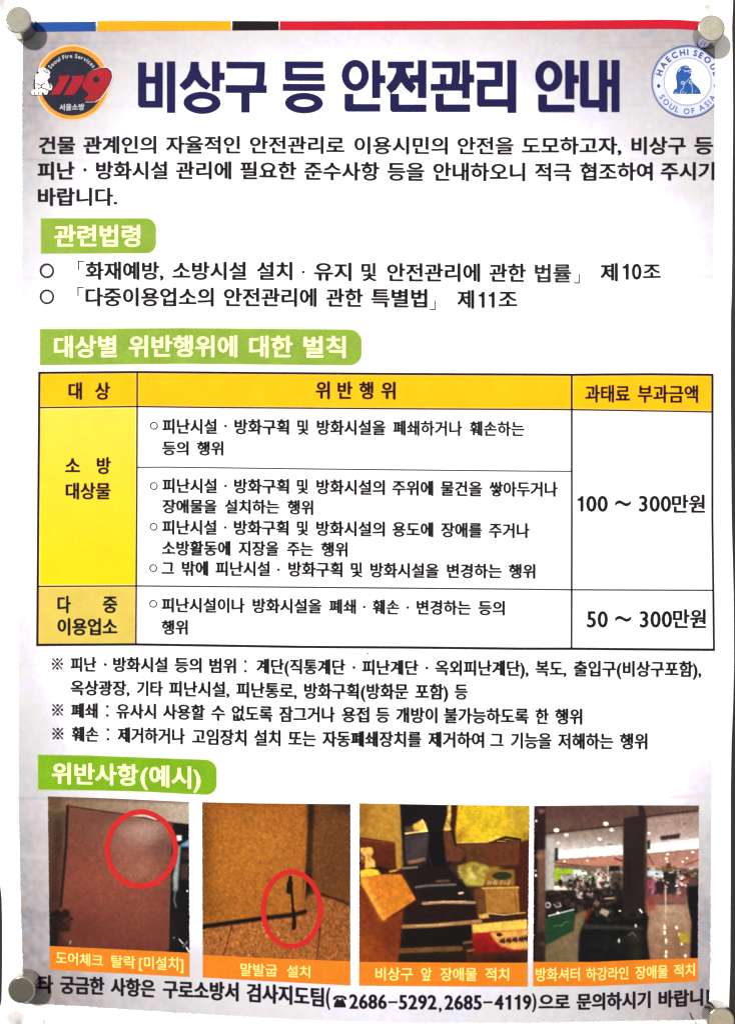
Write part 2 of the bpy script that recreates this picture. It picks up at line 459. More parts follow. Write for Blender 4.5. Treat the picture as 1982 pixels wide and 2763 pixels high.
def printed_ground():
    nx, ny = 480, 640
    v = np.linspace(0, 1, ny)[:, None]; u = np.linspace(0, 1, nx)[None]
    x0 = 60 + (1920 - 60) * u + 0 * v
    T = np.interp(x0, *zip(*PT)); B = np.interp(x0, *zip(*PB))
    Y = T + (B - T) * v
    L = np.interp(Y, *zip(*PL)); R = np.interp(Y, *zip(*PR))
    X = L + (R - L) * u
    # ragged printed edge
    X[:, 0] += rng.normal(0, .7, ny); X[:, -1] += rng.normal(0, .7, ny); Y[-1] += rng.normal(0, .9, nx)
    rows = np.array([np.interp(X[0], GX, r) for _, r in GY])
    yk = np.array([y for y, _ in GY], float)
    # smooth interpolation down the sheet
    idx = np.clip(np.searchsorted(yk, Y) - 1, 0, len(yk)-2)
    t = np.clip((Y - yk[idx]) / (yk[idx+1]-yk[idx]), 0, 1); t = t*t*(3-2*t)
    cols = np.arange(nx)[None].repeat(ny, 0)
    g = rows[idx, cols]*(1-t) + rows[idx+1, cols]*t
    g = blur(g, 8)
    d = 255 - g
    # toner banding across the sheet and soft cloudiness
    for yb, wd, k in [(432, 3, .14), (437, 5, .06), (751, 3, .12), (287, 3, .10), (2151, 3, .16), (2306, 8, -.06), (2318, 2, .05), (2492, 2, .06), (2470, 14, .05), (1792, 3, .08), (132, 4, .07), (520, 10, .04), (118, 2, .08)]:
        d += (12 + d) * k * 1.6 * np.exp(-((Y-yb - 6*np.sin(X/500))/wd)**2) * (np.abs(X-991) > 620)
    n1 = blur(rng.normal(0, 1, (ny, nx)), 1); n1 /= n1.std()
    n2 = blur(rng.normal(0, 1, (ny, nx)), 6); n2 /= n2.std()
    n3 = blur(rng.normal(0, 1, (ny, nx)), 30); n3 /= n3.std()
    d = np.clip(d * (1 + .055*n1 + .025*n2 + .015*n3), 0, 150)
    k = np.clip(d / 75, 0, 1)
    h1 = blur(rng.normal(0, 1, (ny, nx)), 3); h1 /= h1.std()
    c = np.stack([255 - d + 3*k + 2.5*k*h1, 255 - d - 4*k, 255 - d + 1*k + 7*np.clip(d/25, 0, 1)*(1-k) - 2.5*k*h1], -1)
    c = np.clip(c, 0, 255)
    m = mat_print('printed_ground_ink', (255,)*3, grain=.06, blotch=.012, attr=True, scale=3200)
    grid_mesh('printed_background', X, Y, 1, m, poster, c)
printed_ground()

# ---------------------------------------------------------------- colour bar across the top
BT = [(60, 64), (260, 63), (266, 61.5), (623, 60), (753, 60), (1400, 58), (1780, 56), (1830, 57), (1880, 61), (1924, 64)]
BB = [(60, 90), (260, 89), (620, 86), (750, 84.5), (1400, 82.5), (1780, 81), (1830, 82), (1880, 85.5), (1924, 88)]
pale = ink('pale_bar_edge', (250, 235, 205), grain=.05)
for x0, x1, c, nm in ((66, 261.5, (38, 84, 170), 'blue bar'), (265.5, 624, (252, 182, 14), 'yellow bar'), (627.5, 752.5, (30, 20, 22), 'black bar'), (755, 1908, (216, 24, 52), 'red bar')):
    o = Print().band(x0, x1, BT, BB, step=10, ny=2).build('colour_bar', ink(nm.replace(' ', '_') + '_ink', c, grain=.12, blotch=.09), poster, 3)
    o['label'] = nm + ' along the top edge of the notice'

# ---------------------------------------------------------------- title
def title():
    p = Print()
    def R(x0, y0, x1, y1): p.rect(x0, y0, x1, y1, p.step())
    def G(*pts): p.poly(list(pts), p.step())
    def O(cx, cy, rx, ry, hx, hy): p.ring(cx, cy, rx, ry, rx-hx, ry-hy, lift=p.step())
    def L(x0, y0, x1, y1, bw, bh, r=8, top=None):
        arc = [(x0+r-r*math.sin(a), y1-r+r*math.cos(a)) for a in np.linspace(0, math.pi/2, 6)]
        G((x0, y0), (x0+bw, y0), (x0+bw, y1-bh), (x1, y1-bh), (x1, y1), *arc)
    # bi
    L(375, 172.5, 420.5, 294, 22, 18, 9); R(420, 172.5, 441, 294); R(396, 211, 421, 229); R(452.5, 169.5, 474.5, 308)
    # sang
    G((516, 170.5), (537.5, 170.5), (538, 190), (546, 210), (570, 231), (559, 246), (541, 236), (527, 219), (515, 236), (499, 247.5), (485.5, 233.5), (505, 213), (514, 192))
    R(573, 169.5, 594, 249.5); R(593, 199.5, 607, 219); O(546.5, 280.7, 49.5, 29.6, 26.5, 11.5)
    # gu
    R(612, 170, 715, 187.5); G((694, 187), (715, 187), (714, 215), (712, 233), (690, 233), (693, 214)); R(610, 232.5, 720, 253.5); R(651.5, 253, 674, 306)
    # deung
    L(769, 168.5, 873, 220, 21, 18.5, 7); R(789, 168.5, 871.5, 186); R(763, 228.5, 876.5, 247.5); O(820, 280, 51, 27.5, 27, 10)
    # an
    O(958, 205.5, 36.5, 41.5, 16.5, 23.5); R(1003, 165, 1025, 266.5); R(1024, 205, 1039, 226.5); L(929, 255, 1025, 302.5, 24, 20)
    # jeon
    R(1045, 168.5, 1115.5, 186)
    G((1068, 185), (1093, 185), (1095, 198), (1104, 215), (1122, 236.5), (1109, 254), (1092, 240), (1081, 224), (1068, 243), (1053, 254.5), (1040, 237.5), (1058, 217), (1067, 198))
    R(1104, 204.5, 1127, 225); R(1126, 165, 1149, 266.5); L(1051.5, 255, 1149, 304, 24, 20)
    # gwan
    R(1164, 168.5, 1240, 186); G((1218, 186), (1240, 186), (1238.5, 215), (1236, 229), (1215, 229), (1217.5, 212)); R(1185.5, 202.5, 1202.5, 231); R(1160.5, 228.5, 1247, 246.5)
    R(1245, 165, 1265.5, 267.5); R(1264, 203.5, 1277.5, 225); L(1173, 255, 1266.5, 304, 22.5, 20)
    # ri
    R(1284, 168.5, 1354, 185); R(1332.5, 184, 1354, 236); R(1306, 217.5, 1333, 236); L(1285, 217.5, 1369, 290, 21.5, 20); R(1366.5, 165, 1390.5, 306.5)
    # an nae
    O(1478, 207.5, 36.5, 41.5, 14.5, 23); R(1522, 165, 1546.5, 269); R(1545, 205, 1558.5, 226.5); L(1449.5, 257.5, 1546.5, 304.5, 23.5, 19.5)
    L(1562, 166.5, 1614, 292, 23, 20, 10); R(1613, 165, 1635.5, 303.5); R(1646.5, 165, 1668, 304); R(1635, 217, 1647, 236)
    p.build('title_lettering', NAVY, poster, 4)
title()

# ---------------------------------------------------------------- paragraph
text_line('paragraph_lettering', [(107, 370, 420), (800, 367.5, 417.5), (1300, 370, 420), (1920, 369.5, 420)],
    [('건물', 107.5, 206), ('관계인의', 227.5, 424), ('자율적인', 449, 649), ('안전관리로', 674, 929), ('이용시민의', 955, 1207), ('안전을', 1232.5, 1384), ('도모하고자,', 1405.5, 1674), ('비상구', 1700.5, 1847), ('등', 1869, 1920.5)], poster, .034)
def mid_dot(x, y, r):
    return lambda pr: pr.disc(x, y, r, r, 12)
text_line('paragraph_lettering', [(104, 438, 489), (700, 436, 487), (1170, 438, 491), (1470, 440, 492), (1924, 438, 489)],
    [('피난', 104, 204), ('방화시설', 261.5, 454), ('관리에', 476, 625), ('필요한', 648.5, 800), ('준수사항', 820, 1023), ('등을', 1044, 1144), ('안내하오니', 1167, 1415), ('적극', 1440.5, 1539), ('협조하여', 1562, 1758), ('주시기', 1779, 1924)], poster, .036, extra=mid_dot(232, 461, 4.6))
text_line('paragraph_lettering', [(105, 508, 559), (319, 508, 559)], [('바랍니다.', 105, 319)], poster, .034)

# ---------------------------------------------------------------- green headings
GREEN = ink('green_heading_ink', (152, 190, 66), grain=.14, blotch=.1)
CREAM = ink('cream_reversed_out', (254, 252, 228), grain=.05)
GEDGE = ink('green_heading_edge', (206, 222, 140), grain=.1)
GREEN3 = ink('bright_green_heading_ink', (132, 188, 26), grain=.14, blotch=.1)
def heading(x0, x1, top, bot, r, line, ws, bold=.027, green=None):
    up = [(x, y-2) for x, y in top]; dn = [(x, y+2) for x, y in bot]
    h = Print().band(x0, x1, top, bot, r).build('section_heading', green or GREEN, poster, 3)
    Print().band(x0-2, x1+2, up, dn, r+2).build('heading_edge', GEDGE, h, 2)
    text_line('heading_lettering', line, ws, h, bold, CREAM, 5)
heading(114, 421.5, [(114, 592), (421, 592.5)], [(114, 685), (421, 684)], 26, [(149, 608, 669), (381, 608, 669)], [('관련법령', 149, 381)])
heading(111, 974, [(111, 890), (500, 887.5), (974, 890.5)], [(111, 985), (500, 981), (974, 985)], 32, [(148, 906.5, 967.5), (500, 905, 965), (932, 906.5, 967.5)],
        [('대상별', 148.5, 317.5), ('위반행위에', 349, 641), ('대한', 673, 790), ('벌칙', 819, 932.5)])
heading(106.5, 584, [(106, 2035), (250, 2038), (400, 2044), (584, 2051)], [(106, 2127.5), (250, 2129.5), (400, 2134), (500, 2140), (584, 2143)], 28,
        [(143, 2054, 2114), (375, 2060, 2120), (542, 2067, 2129)], [('위반사항', 143.5, 375), ('(예시)', 381, 542.5)], .028, GREEN3)

# ---------------------------------------------------------------- the two laws
def law(cy, bx, by0, ex, ey1):
    def f(pr):
        pr.ring(129, cy, 19.5, 20, 5.2, n=48)
        pr.rect(bx, by0, bx+17, by0+3.2); pr.rect(bx, by0+3.2, bx+3.2, by0+25)
        pr.rect(ex+17-3.2, ey1-26, ex+17, ey1-3.2); pr.rect(ex, ey1-3.2, ex+17, ey1)
    return f
def law1(pr):
    law(732, 212.5, 705, 1545, 766)(pr); pr.rect(814.5, 731, 821.5, 738)
text_line('law_lettering', [(232, 706.5, 757.5), (790, 706, 758), (1043, 709, 761), (1300, 710.5, 763), (1540, 712, 765), (1640, 710, 762), (1780, 710, 757)],
    [('화재예방,', 232.5, 443), ('소방시설', 466, 665), ('설치', 692.5, 789), ('유지', 846.5, 948), ('및', 974, 1015), ('안전관리에', 1043, 1294), ('관한', 1318, 1417), ('제', 1616.5, 1664), ('10', 1676, 1728, 711.5, 757), ('조', 1731, 1779.5)], poster, .036, extra=law1)
text_line('law_lettering', [(1440, 712, 765), (1539, 712, 765)], [('법률', 1440.5, 1539)], poster, .034, GREY)
text_line('law_lettering', [(232, 776, 829), (860, 776.5, 829.5), (1150, 779, 832), (1280, 782, 835), (1394, 783, 834)],
    [('다중이용업소의', 232.5, 577.5), ('안전관리에', 604, 854), ('관한', 879, 979), ('특별법', 1000, 1152), ('제', 1232, 1278), ('1', 1289, 1306, 787, 832), ('1', 1316, 1333, 787, 832), ('조', 1343, 1394)], poster, .036, extra=law(802, 211, 775, 1157, 837))

# ---------------------------------------------------------------- penalty table
TL = [(1000, 108.5), (1400, 105.5), (1742, 104)]
TR = [(1000, 1918.5), (1400, 1917.5), (1750, 1921.5)]
C1 = [(1000, 371.8), (1400, 370), (1742, 368)]
C2 = [(1000, 1539.5), (1400, 1539.5), (1750, 1538.5)]
R0 = [(106, 1006.5), (371, 1004.5), (584, 1006), (1398, 1011), (1540, 1012), (1750, 1010.5), (1921, 1012)]
R1 = [(106, 1100.5), (371, 1097.5), (584, 1100), (1398, 1105), (1540, 1106), (1918, 1112)]
R2 = [(370, 1261), (450, 1260.5), (814, 1265), (1398, 1271), (1540, 1272)]
R3 = [(104, 1581.5), (368, 1580.5), (814, 1584), (1398, 1589), (1540, 1590.5), (1918, 1592)]
R4 = [(101, 1739), (368, 1738), (814, 1744.5), (1100, 1746), (1398, 1749), (1540, 1749), (1924, 1752)]
def table():
    p = Print()
    V = lambda t, a, b: [(interp(t, y), y) for y in np.linspace(a, b, 20)]
    i = 0
    for r, w in ((R0, 6.2), (R1, 4), (R2, 3.4), (R3, 4), (R4, 6.8)):
        p.line(r, w, lift=p.step())
    p.line(V(TL, 1004, 1741), 6.2, lift=p.step()); p.line(V(TR, 1010, 1754), 6, lift=p.step())
    p.line(V(C1, 1004, 1739), 4.2, lift=p.step()); p.line(V(C2, 1012, 1750), 5.2, lift=p.step())
    t = p.build('penalty_table', BLACK, poster, 4)
    def cell(nm, xa, xb, top, bot, col, edge, lab):
        ya, yb = top[len(top)//2][1], bot[len(bot)//2][1]
        xm = lambda tab: interp(tab, (ya + yb) / 2)
        e_ = Print().band(xm(xa)+1, xm(xb)-1, [(x, y+1) for x, y in top], [(x, y-1) for x, y in bot], step=14, ny=14).build('cell_edge', ink(nm+'_edge', edge, grain=.06), t, 2)
        c = Print().band(xm(xa)+5, xm(xb)-4, [(x, y+5) for x, y in top], [(x, y-4.5) for x, y in bot], step=14, ny=14).build('table_cell', ink(nm, col, grain=.07, blotch=.06), t, 3)
        c['label'] = lab
        if nm == 'yellow_cell_ink':      # printed as a tint that deepens down the cell
            me = c.data; me.materials.clear(); me.materials.append(mat_print('yellow_tint_ink', (255,)*3, grain=.05, blotch=.04, attr=True))
            z = np.array([v.co.z for v in me.vertices]); v_ = ((z.max() - z) / (z.max() - z.min()))[:, None]
            C = np.ones((len(z), 4)); C[:, :3] = albedo(np.array([250, 236, 84]) * (1 - v_) + np.array([253, 232, 14]) * v_)
            me.color_attributes.new('ink', 'FLOAT_COLOR', 'POINT').data.foreach_set('color', C.ravel())
    cell('golden_cell_ink', TL, C1, R0, R1, (254, 208, 6), (255, 234, 110), 'golden header cell of the first column')
    cell('amber_cell_ink', C1, C2, R0, R1, (253, 208, 10), (255, 232, 110), 'wide golden header cell')
    cell('golden_cell_ink', C2, TR, R0, R1, (254, 208, 6), (255, 234, 110), 'golden header cell of the last column')
    cell('yellow_cell_ink', TL, C1, R1, R3, (252, 234, 48), (255, 246, 150), 'tall bright yellow cell')
    cell('straw_cell_ink', TL, C1, R3, R4, (240, 214, 96), (250, 236, 150), 'straw yellow bottom cell')
    HB = .042
    text_line('header_lettering', [(186, 1030.5, 1080), (300, 1030.5, 1081)], [('대', 186.5, 223.5), ('상', 257.5, 299)], t, HB)
    text_line('header_lettering', [(851, 1027.5, 1078.5), (1067, 1029, 1079.5)], [('위', 851, 890), ('반', 910, 951), ('행', 968, 1007), ('위', 1027, 1067)], t, HB)
    text_line('header_lettering', [(1575, 1038, 1088), (1880, 1039, 1089)], [('과태료', 1575.5, 1696.5), ('부과금액', 1716.5, 1880)], t, .036)
    text_line('row_title_lettering', [(177, 1232.5, 1281), (301, 1232.5, 1281)], [('소', 177.5, 218.5), ('방', 262.5, 301)], t, HB)
    text_line('row_title_lettering', [(179, 1301, 1349), (300, 1301, 1349)], [('대상물', 179, 300)], t, HB)
    text_line('row_title_lettering', [(157, 1606, 1655), (318, 1606, 1655)], [('다', 157.5, 193.5), ('중', 279, 318.5)], t, HB)
    text_line('row_title_lettering', [(157, 1666, 1715), (318, 1666, 1715)], [('이용업소', 157.5, 318.5)], t, HB)
    def row(line, ws, ring=None, dots=()):
        def f(pr):
            if ring: pr.ring(ring[0], ring[1], 10.8, 10.8, 3.3, n=36)
            for d in dots: pr.disc(d[0], d[1], 3.9, 3.9, 10)
        text_line('clause_lettering', line, ws, t, .044, extra=f)
    row([(438, 1128.5, 1172), (780, 1130.5, 1174.5), (1040, 1132.5, 1176), (1413, 1136.5, 1179)], [('피난시설', 438.5, 586), ('방화구획', 632.5, 780), ('및', 801.5, 832.5), ('방화시설을', 854, 1040), ('폐쇄하거나', 1059, 1246), ('훼손하는', 1265.5, 1413)], (416.5, 1149), [(609, 1150)])
    row([(438, 1189, 1230), (604, 1189.5, 1230.5)], [('등의', 438.5, 510), ('행위', 531.5, 603.5)])
    row([(438, 1289, 1331.5), (780, 1291, 1334), (1038, 1294, 1337.5), (1300, 1297.5, 1341), (1502, 1298.5, 1341.5)], [('피난시설', 438.5, 586), ('방화구획', 631.5, 780), ('및', 800.5, 831.5), ('방화시설의', 853, 1038), ('주위에', 1056.5, 1168), ('물건을', 1187, 1299.5), ('쌓아두거나', 1318, 1502)], (416, 1311.5), [(609, 1311)])
    row([(438, 1345.5, 1386.5), (754, 1347, 1388), (845, 1348.5, 1391)], [('장애물을', 438.5, 586), ('설치하는', 606.5, 754), ('행위', 775, 845)])
    row([(438, 1401, 1443.5), (780, 1403, 1446), (1038, 1406, 1449), (1300, 1409, 1452.5), (1427, 1410, 1453)], [('피난시설', 438, 585), ('방화구획', 631, 779), ('및', 800.5, 831.5), ('방화시설의', 852.5, 1038), ('용도에', 1057, 1168), ('장애를', 1188, 1299), ('주거나', 1317, 1426.5)], (415.5, 1421), [(608.5, 1423)])
    row([(438, 1457, 1500), (750, 1458.5, 1501.5), (937, 1461.5, 1503.5)], [('소방활동에', 437.5, 622.5), ('지장을', 643.5, 752.5), ('주는', 774, 845), ('행위', 865.5, 937.5)])
    row([(436, 1511.5, 1554.5), (730, 1513, 1556), (924, 1515, 1558.5), (1183, 1518.5, 1561), (1442, 1520, 1562)], [('그', 436.5, 471.5), ('밖에', 491, 562.5), ('피난시설', 581.5, 729), ('방화구획', 777.5, 924), ('및', 945.5, 977.5), ('방화시설을', 998, 1183), ('변경하는', 1204, 1352), ('행위', 1369.5, 1442)], (414.5, 1532.5), [(751.5, 1537)])
    row([(436, 1610.5, 1653), (661, 1612, 1655), (868, 1614, 1656.5), (1076, 1616.5, 1659), (1360, 1619, 1661)], [('피난시설이나', 436.5, 661), ('방화시설을', 681.5, 868), ('폐쇄', 887.5, 960), ('훼손', 1004, 1076.5), ('변경하는', 1122.5, 1269), ('등의', 1288, 1360)], (414.5, 1628.5), [(982, 1637), (1099, 1638.5)])
    row([(436, 1671, 1713.5), (508, 1671, 1713.5)], [('행위', 436.5, 507.5)])
    text_line('amount_lettering', [(1553, 1333, 1385.5), (1898, 1333.5, 1385.5)], [('1', 1554, 1571, 1337.5, 1381), ('00', 1578, 1636.5, 1336.5, 1382), ('~', 1655.5, 1698, 1349.5, 1366.5), ('300', 1719.5, 1806.5, 1336.5, 1382), ('만원', 1808, 1898)], t, .038)
    text_line('amount_lettering', [(1579, 1641, 1696), (1900, 1641.5, 1696)], [('50', 1579.5, 1636.5, 1646.5, 1693.5), ('~', 1655.5, 1699, 1660, 1677), ('300', 1721.5, 1809, 1646.5, 1693.5), ('만원', 1810.5, 1900.5)], t, .038)
table()

# ---------------------------------------------------------------- notes under the table
def note(line, ws, star=None, dots=(), colon=None):
    def f(pr):
        if star:
            x, y = star
            pr.line([(x-13.5, y-15), (x+13.5, y+15)], 3.6, lift=0); pr.line([(x+13.5, y-15), (x-13.5, y+15)], 3.6, lift=.3)
            for dx, dy in ((0, -12), (0, 12), (-11.5, 0), (11.5, 0)): pr.disc(x+dx, y+dy, 3.8, 3.8, 12, lift=.15)
        for d in dots: pr.disc(d[0], d[1], 4.2, 4.2, 10)
        if colon:
            x, y0, y1 = colon
            for y in (y0, y1): pr.rect(x-3.5, y-3.5, x+3.5, y+3.5)
    text_line('note_lettering', line, ws, poster, .046, extra=f)
note([(192, 1770, 1812.5), (450, 1771, 1815), (640, 1774, 1818), (930, 1776.5, 1821.5), (1128, 1778.5, 1822), (1424, 1779, 1825), (1888, 1781, 1827)],
     [('피난', 192.5, 262.5), ('방화시설', 306.5, 453.5), ('등의', 471.5, 545), ('범위', 565, 637.5), ('계단(직통계단', 691.5, 931.5), ('피난계단', 975.5, 1128), ('옥외피난계단),', 1172, 1424), ('복도,', 1442, 1525.5), ('출입구(비상구포함),', 1544, 1888)], (157.5, 1790), [(286, 1792), (954.5, 1800), (1150, 1801)], (662.5, 1784, 1810))
note([(192, 1832.5, 1876), (400, 1834.5, 1879), (620, 1837, 1882), (800, 1840, 1886), (1100, 1841.5, 1887.5), (1260, 1842.5, 1888)],
     [('옥상광장,', 192.5, 351.5), ('기타', 370, 441), ('피난시설,', 456.5, 620), ('피난통로,', 637.5, 801.5), ('방화구획(방화문', 820, 1101), ('포함)', 1118, 1208), ('등', 1224.5, 1260.5)])
note([(194, 1894, 1937.5), (420, 1896.5, 1940.5), (736, 1902.5, 1949), (904, 1904, 1949), (1180, 1905.5, 1951.5), (1424, 1908, 1954), (1568, 1909, 1955)],
     [('폐쇄', 194, 266), ('유사시', 315, 422.5), ('사용할', 440, 554), ('수', 570, 608.5), ('없도록', 625, 736), ('잠그거나', 753, 904), ('용접', 921, 996), ('등', 1013, 1050.5), ('개방이', 1067, 1179), ('불가능하도록', 1195.5, 1424), ('한', 1441.5, 1478), ('행위', 1494, 1568)], (158.5, 1913.5), (), (291.5, 1905, 1929))
note([(196, 1957, 2000), (500, 1962, 2009), (666, 1966, 2013), (853, 1968.5, 2015), (1136, 1970, 2016), (1304, 1971.5, 2018), (1485, 1974, 2021), (1743, 1975, 2022)],
     [('훼손', 196, 268.5), ('제거하거나', 318.5, 500), ('고임장치', 518.5, 666), ('설치', 685, 757.5), ('또는', 777.5, 853), ('자동폐쇄장치를', 869, 1136), ('제거하여', 1153, 1304.5), ('그', 1319.5, 1357), ('기능을', 1375.5, 1485.5), ('저해하는', 1502, 1651.5), ('행위', 1668, 1743)], (159, 1977.5), (), (293, 1967, 1993))
Print().disc(991, 1762, 2.6, 2, 10).build('ink_speck', BLACK, poster, 4)

# ---------------------------------------------------------------- the two round emblems
def fire_emblem():
    k = 5.423
    X = lambda x: 60 + x / k
    Y = lambda y: 100 + y / k
    P = lambda *pts: [(X(a), Y(b)) for a, b in pts]
    amber = ink('amber_emblem_ink', (238, 162, 48), grain=.16, blotch=.16)
    glow = ink('faded_amber_edge', (246, 214, 170), grain=.12)
    night = ink('dark_emblem_ink', (42, 43, 62), grain=.26, blotch=.2)
    root = Print().ring(X(752), Y(690), 520/k, 530/k, 72/k, wob=.006).build('fire_service_emblem', amber, poster, 3)
    Print().ring(X(752), Y(692), 545/k, 552/k, 30/k, wob=.012).build('emblem_edge', glow, root, 2)
    Print().disc(X(748), Y(700), 466/k, 468/k).build('emblem_disc', night, root, 4)
    q = Print(); arc_text(q, 'Seoul Fire Services', X(748), Y(705), 376/k, -56, 54, 15.5, .012, squeeze=.95)
    q.build('emblem_lettering', ink('white_emblem_ink', (226, 228, 236), grain=.1), root, 5)
    text_line('emblem_lettering', [(X(560), Y(1000), Y(1100)), (X(930), Y(995), Y(1090))], [('서울소방', X(562), X(928))], root, .02, ink('white_emblem_ink', (226, 228, 236)), 5)
    nine = [(905, 705), (962, 585), (1052, 522), (1160, 484), (1258, 486), (1312, 538), (1322, 620), (1284, 722), (1222, 822), (1152, 912), (1082, 956), (945, 958), (930, 920), (985, 882), (985, 842), (920, 792), (890, 742)]
    c = (1105, 715)
    grow = lambda g: [(c[0] + (a-c[0])*g, c[1] + (b-c[1])*g) for a, b in nine]
    Print().poly(P(*[(a+10, b-2) for a, b in grow(1.085)])).build('numeral_halo', ink('white_halo_ink', (246, 244, 246), grain=.05), root, 4.6)
    Print().poly(P(*grow(1.055))).build('numeral_outline', ink('dark_outline_ink', (34, 28, 44), grain=.2), root, 5.2)
    q = Print().poly(P(*nine), 0)
    one = [(555, 592), (722, 585), (700, 640), (610, 800), (570, 862), (425, 868), (440, 845), (500, 760), (560, 660)]
    q.poly(P(*one), .2); q.poly(P(*[(a+195, b+2) for a, b in one[:1]], (935, 585), (900, 690), (830, 800), (770, 868), (622, 872), (640, 840), (700, 740), (750, 655)), .4)
    q.build('numeral_lettering', ink('red_emblem_ink', (180, 36, 50), grain=.2, blotch=.14), root, 6)
    Print().disc(X(1100), Y(645), 48/k, 46/k, 24).build('numeral_hole', night, root, 7)
    # small white seated beast at the left
    body = [(205, 640), (218, 570), (250, 520), (268, 482), (330, 468), (365, 482), (400, 505), (430, 545), (412, 575), (425, 608), (390, 640), (385, 665), (430, 700), (460, 745), (448, 790), (420, 805), (395, 818), (385, 860), (345, 862), (330, 832), (315, 862), (265, 870), (160, 860), (145, 830), (165, 795), (205, 790), (195, 720)]
    Print().poly(P(*[(a-12, b+6) for a, b in body])).build('beast_outline', ink('dark_outline_ink', (34, 28, 44)), root, 5.2)
    Print().poly(P(*body)).build('beast_figure', ink('white_beast_ink', (252, 252, 252), grain=.03), root, 6)
    q = Print()
    for pts, w in (([(225, 700), (290, 728), (362, 690)], 17), ([(250, 775), (300, 762), (360, 782), (422, 806)], 17), ([(300, 730), (300, 762)], 18), ([(330, 505), (372, 545), (412, 550)], 17), ([(365, 490), (395, 530)], 14),
                   ([(205, 640), (198, 720), (210, 790)], 16), ([(200, 860), (195, 820)], 14), ([(255, 862), (268, 822)], 14), ([(312, 860), (322, 825)], 14), ([(395, 670), (425, 720), (430, 770)], 20), ([(235, 560), (262, 530)], 22)):
        q.line(P(*pts), w / k, lift=q.step())
    q.build('beast_marking', ink('dark_outline_ink', (34, 28, 44)), root, 7)
fire_emblem()

def city_seal():
    k = 6.21
    X = lambda x: 1720 + x / k
    Y = lambda y: 100 + y / k
    P = lambda *pts: [(X(a), Y(b)) for a, b in pts]
    C = 1923.6
    N = lambda: Print(clip=C)
    cx, cy = X(813), Y(765)
    root = N().disc(cx, cy, 590/k, 592/k).build('city_seal', ink('seal_white', (234, 240, 252), grain=.04), poster, 3)
    N().disc(cx, cy, 385/k, 388/k).build('seal_middle', ink('seal_pure_white', (255, 255, 255), grain=.02), root, 4)
    N().ring(cx, cy, 605/k, 607/k, 20/k, wob=.004).build('seal_ring', ink('seal_blue_line', (96, 106, 158), grain=.2, blotch=.15), root, 5)
    N().ring(cx, cy, 578/k, 580/k, 9/k, wob=.006).build('seal_ring', ink('seal_thin_line', (150, 162, 196), grain=.2, blotch=.15), root, 5)
    N().ring(cx, cy, 402/k, 404/k, 26/k, wob=.008).build('seal_ring', ink('seal_grey_line', (198, 202, 210), grain=.12), root, 5)
    q = N(); arc_text(q, 'HAECHI SEOUL', cx, cy, 444/k, -80, 80, 22.5, .03)
    q.build('seal_lettering', ink('seal_dark_letter', (88, 94, 112), grain=.15), root, 6)
    q = N(); arc_text(q, 'SOUL OF ASIA', cx, cy, 540/k, -64, 64, 21.5, .014, inside=True)
    q.build('seal_lettering', ink('seal_grey_letter', (118, 124, 138), grain=.15), root, 6)
    q = N().disc(X(331), Y(836), 27/k, 30/k, 20); q.disc(X(1272), Y(836), 24/k, 28/k, 20)
    q.build('seal_dot', ink('seal_dot_ink', (62, 66, 86)), root, 6)
    fig = [(568, 970), (575, 918), (608, 884), (634, 878), (634, 800), (618, 705), (622, 640), (648, 572), (690, 522), (758, 492), (832, 500), (828, 522), (883, 558), (880, 585), (885, 602), (868, 632), (884, 652), (858, 692), (850, 702), (905, 762), (915, 792), (988, 860), (1028, 920), (1040, 975)]
    N().poly(P(*fig)).build('seal_figure', ink('seal_blue_ink', (46, 98, 178), grain=.14, blotch=.12), root, 5)
    q = N()
    for pts, w in (([(838, 722), (765, 800), (742, 850), (752, 868), (700, 915), (692, 975)], 11), ([(878, 800), (888, 860), (896, 905), (888, 975)], 11), ([(745, 572), (790, 600), (840, 575), (878, 585)], 12), ([(760, 605), (800, 590), (845, 612), (880, 608)], 12),
                   ([(665, 600), (690, 560), (705, 550)], 18), ([(755, 525), (820, 528)], 12), ([(725, 970), (735, 935), (750, 925)], 9), ([(770, 970), (778, 940)], 9), ([(595, 950), (620, 945), (650, 960)], 7), ([(930, 940), (960, 915)], 7), ([(850, 688), (890, 740)], 8)):
        q.line(P(*pts), w / k, lift=q.step())
    q.ring(X(732), Y(786), 34/k, 30/k, 15/k, n=24, lift=q.step()); q.ring(X(864), Y(778), 32/k, 34/k, 16/k, n=24, lift=q.step())
    q.build('figure_marking', ink('seal_pale_line', (204, 222, 244), grain=.05), root, 6)
city_seal()

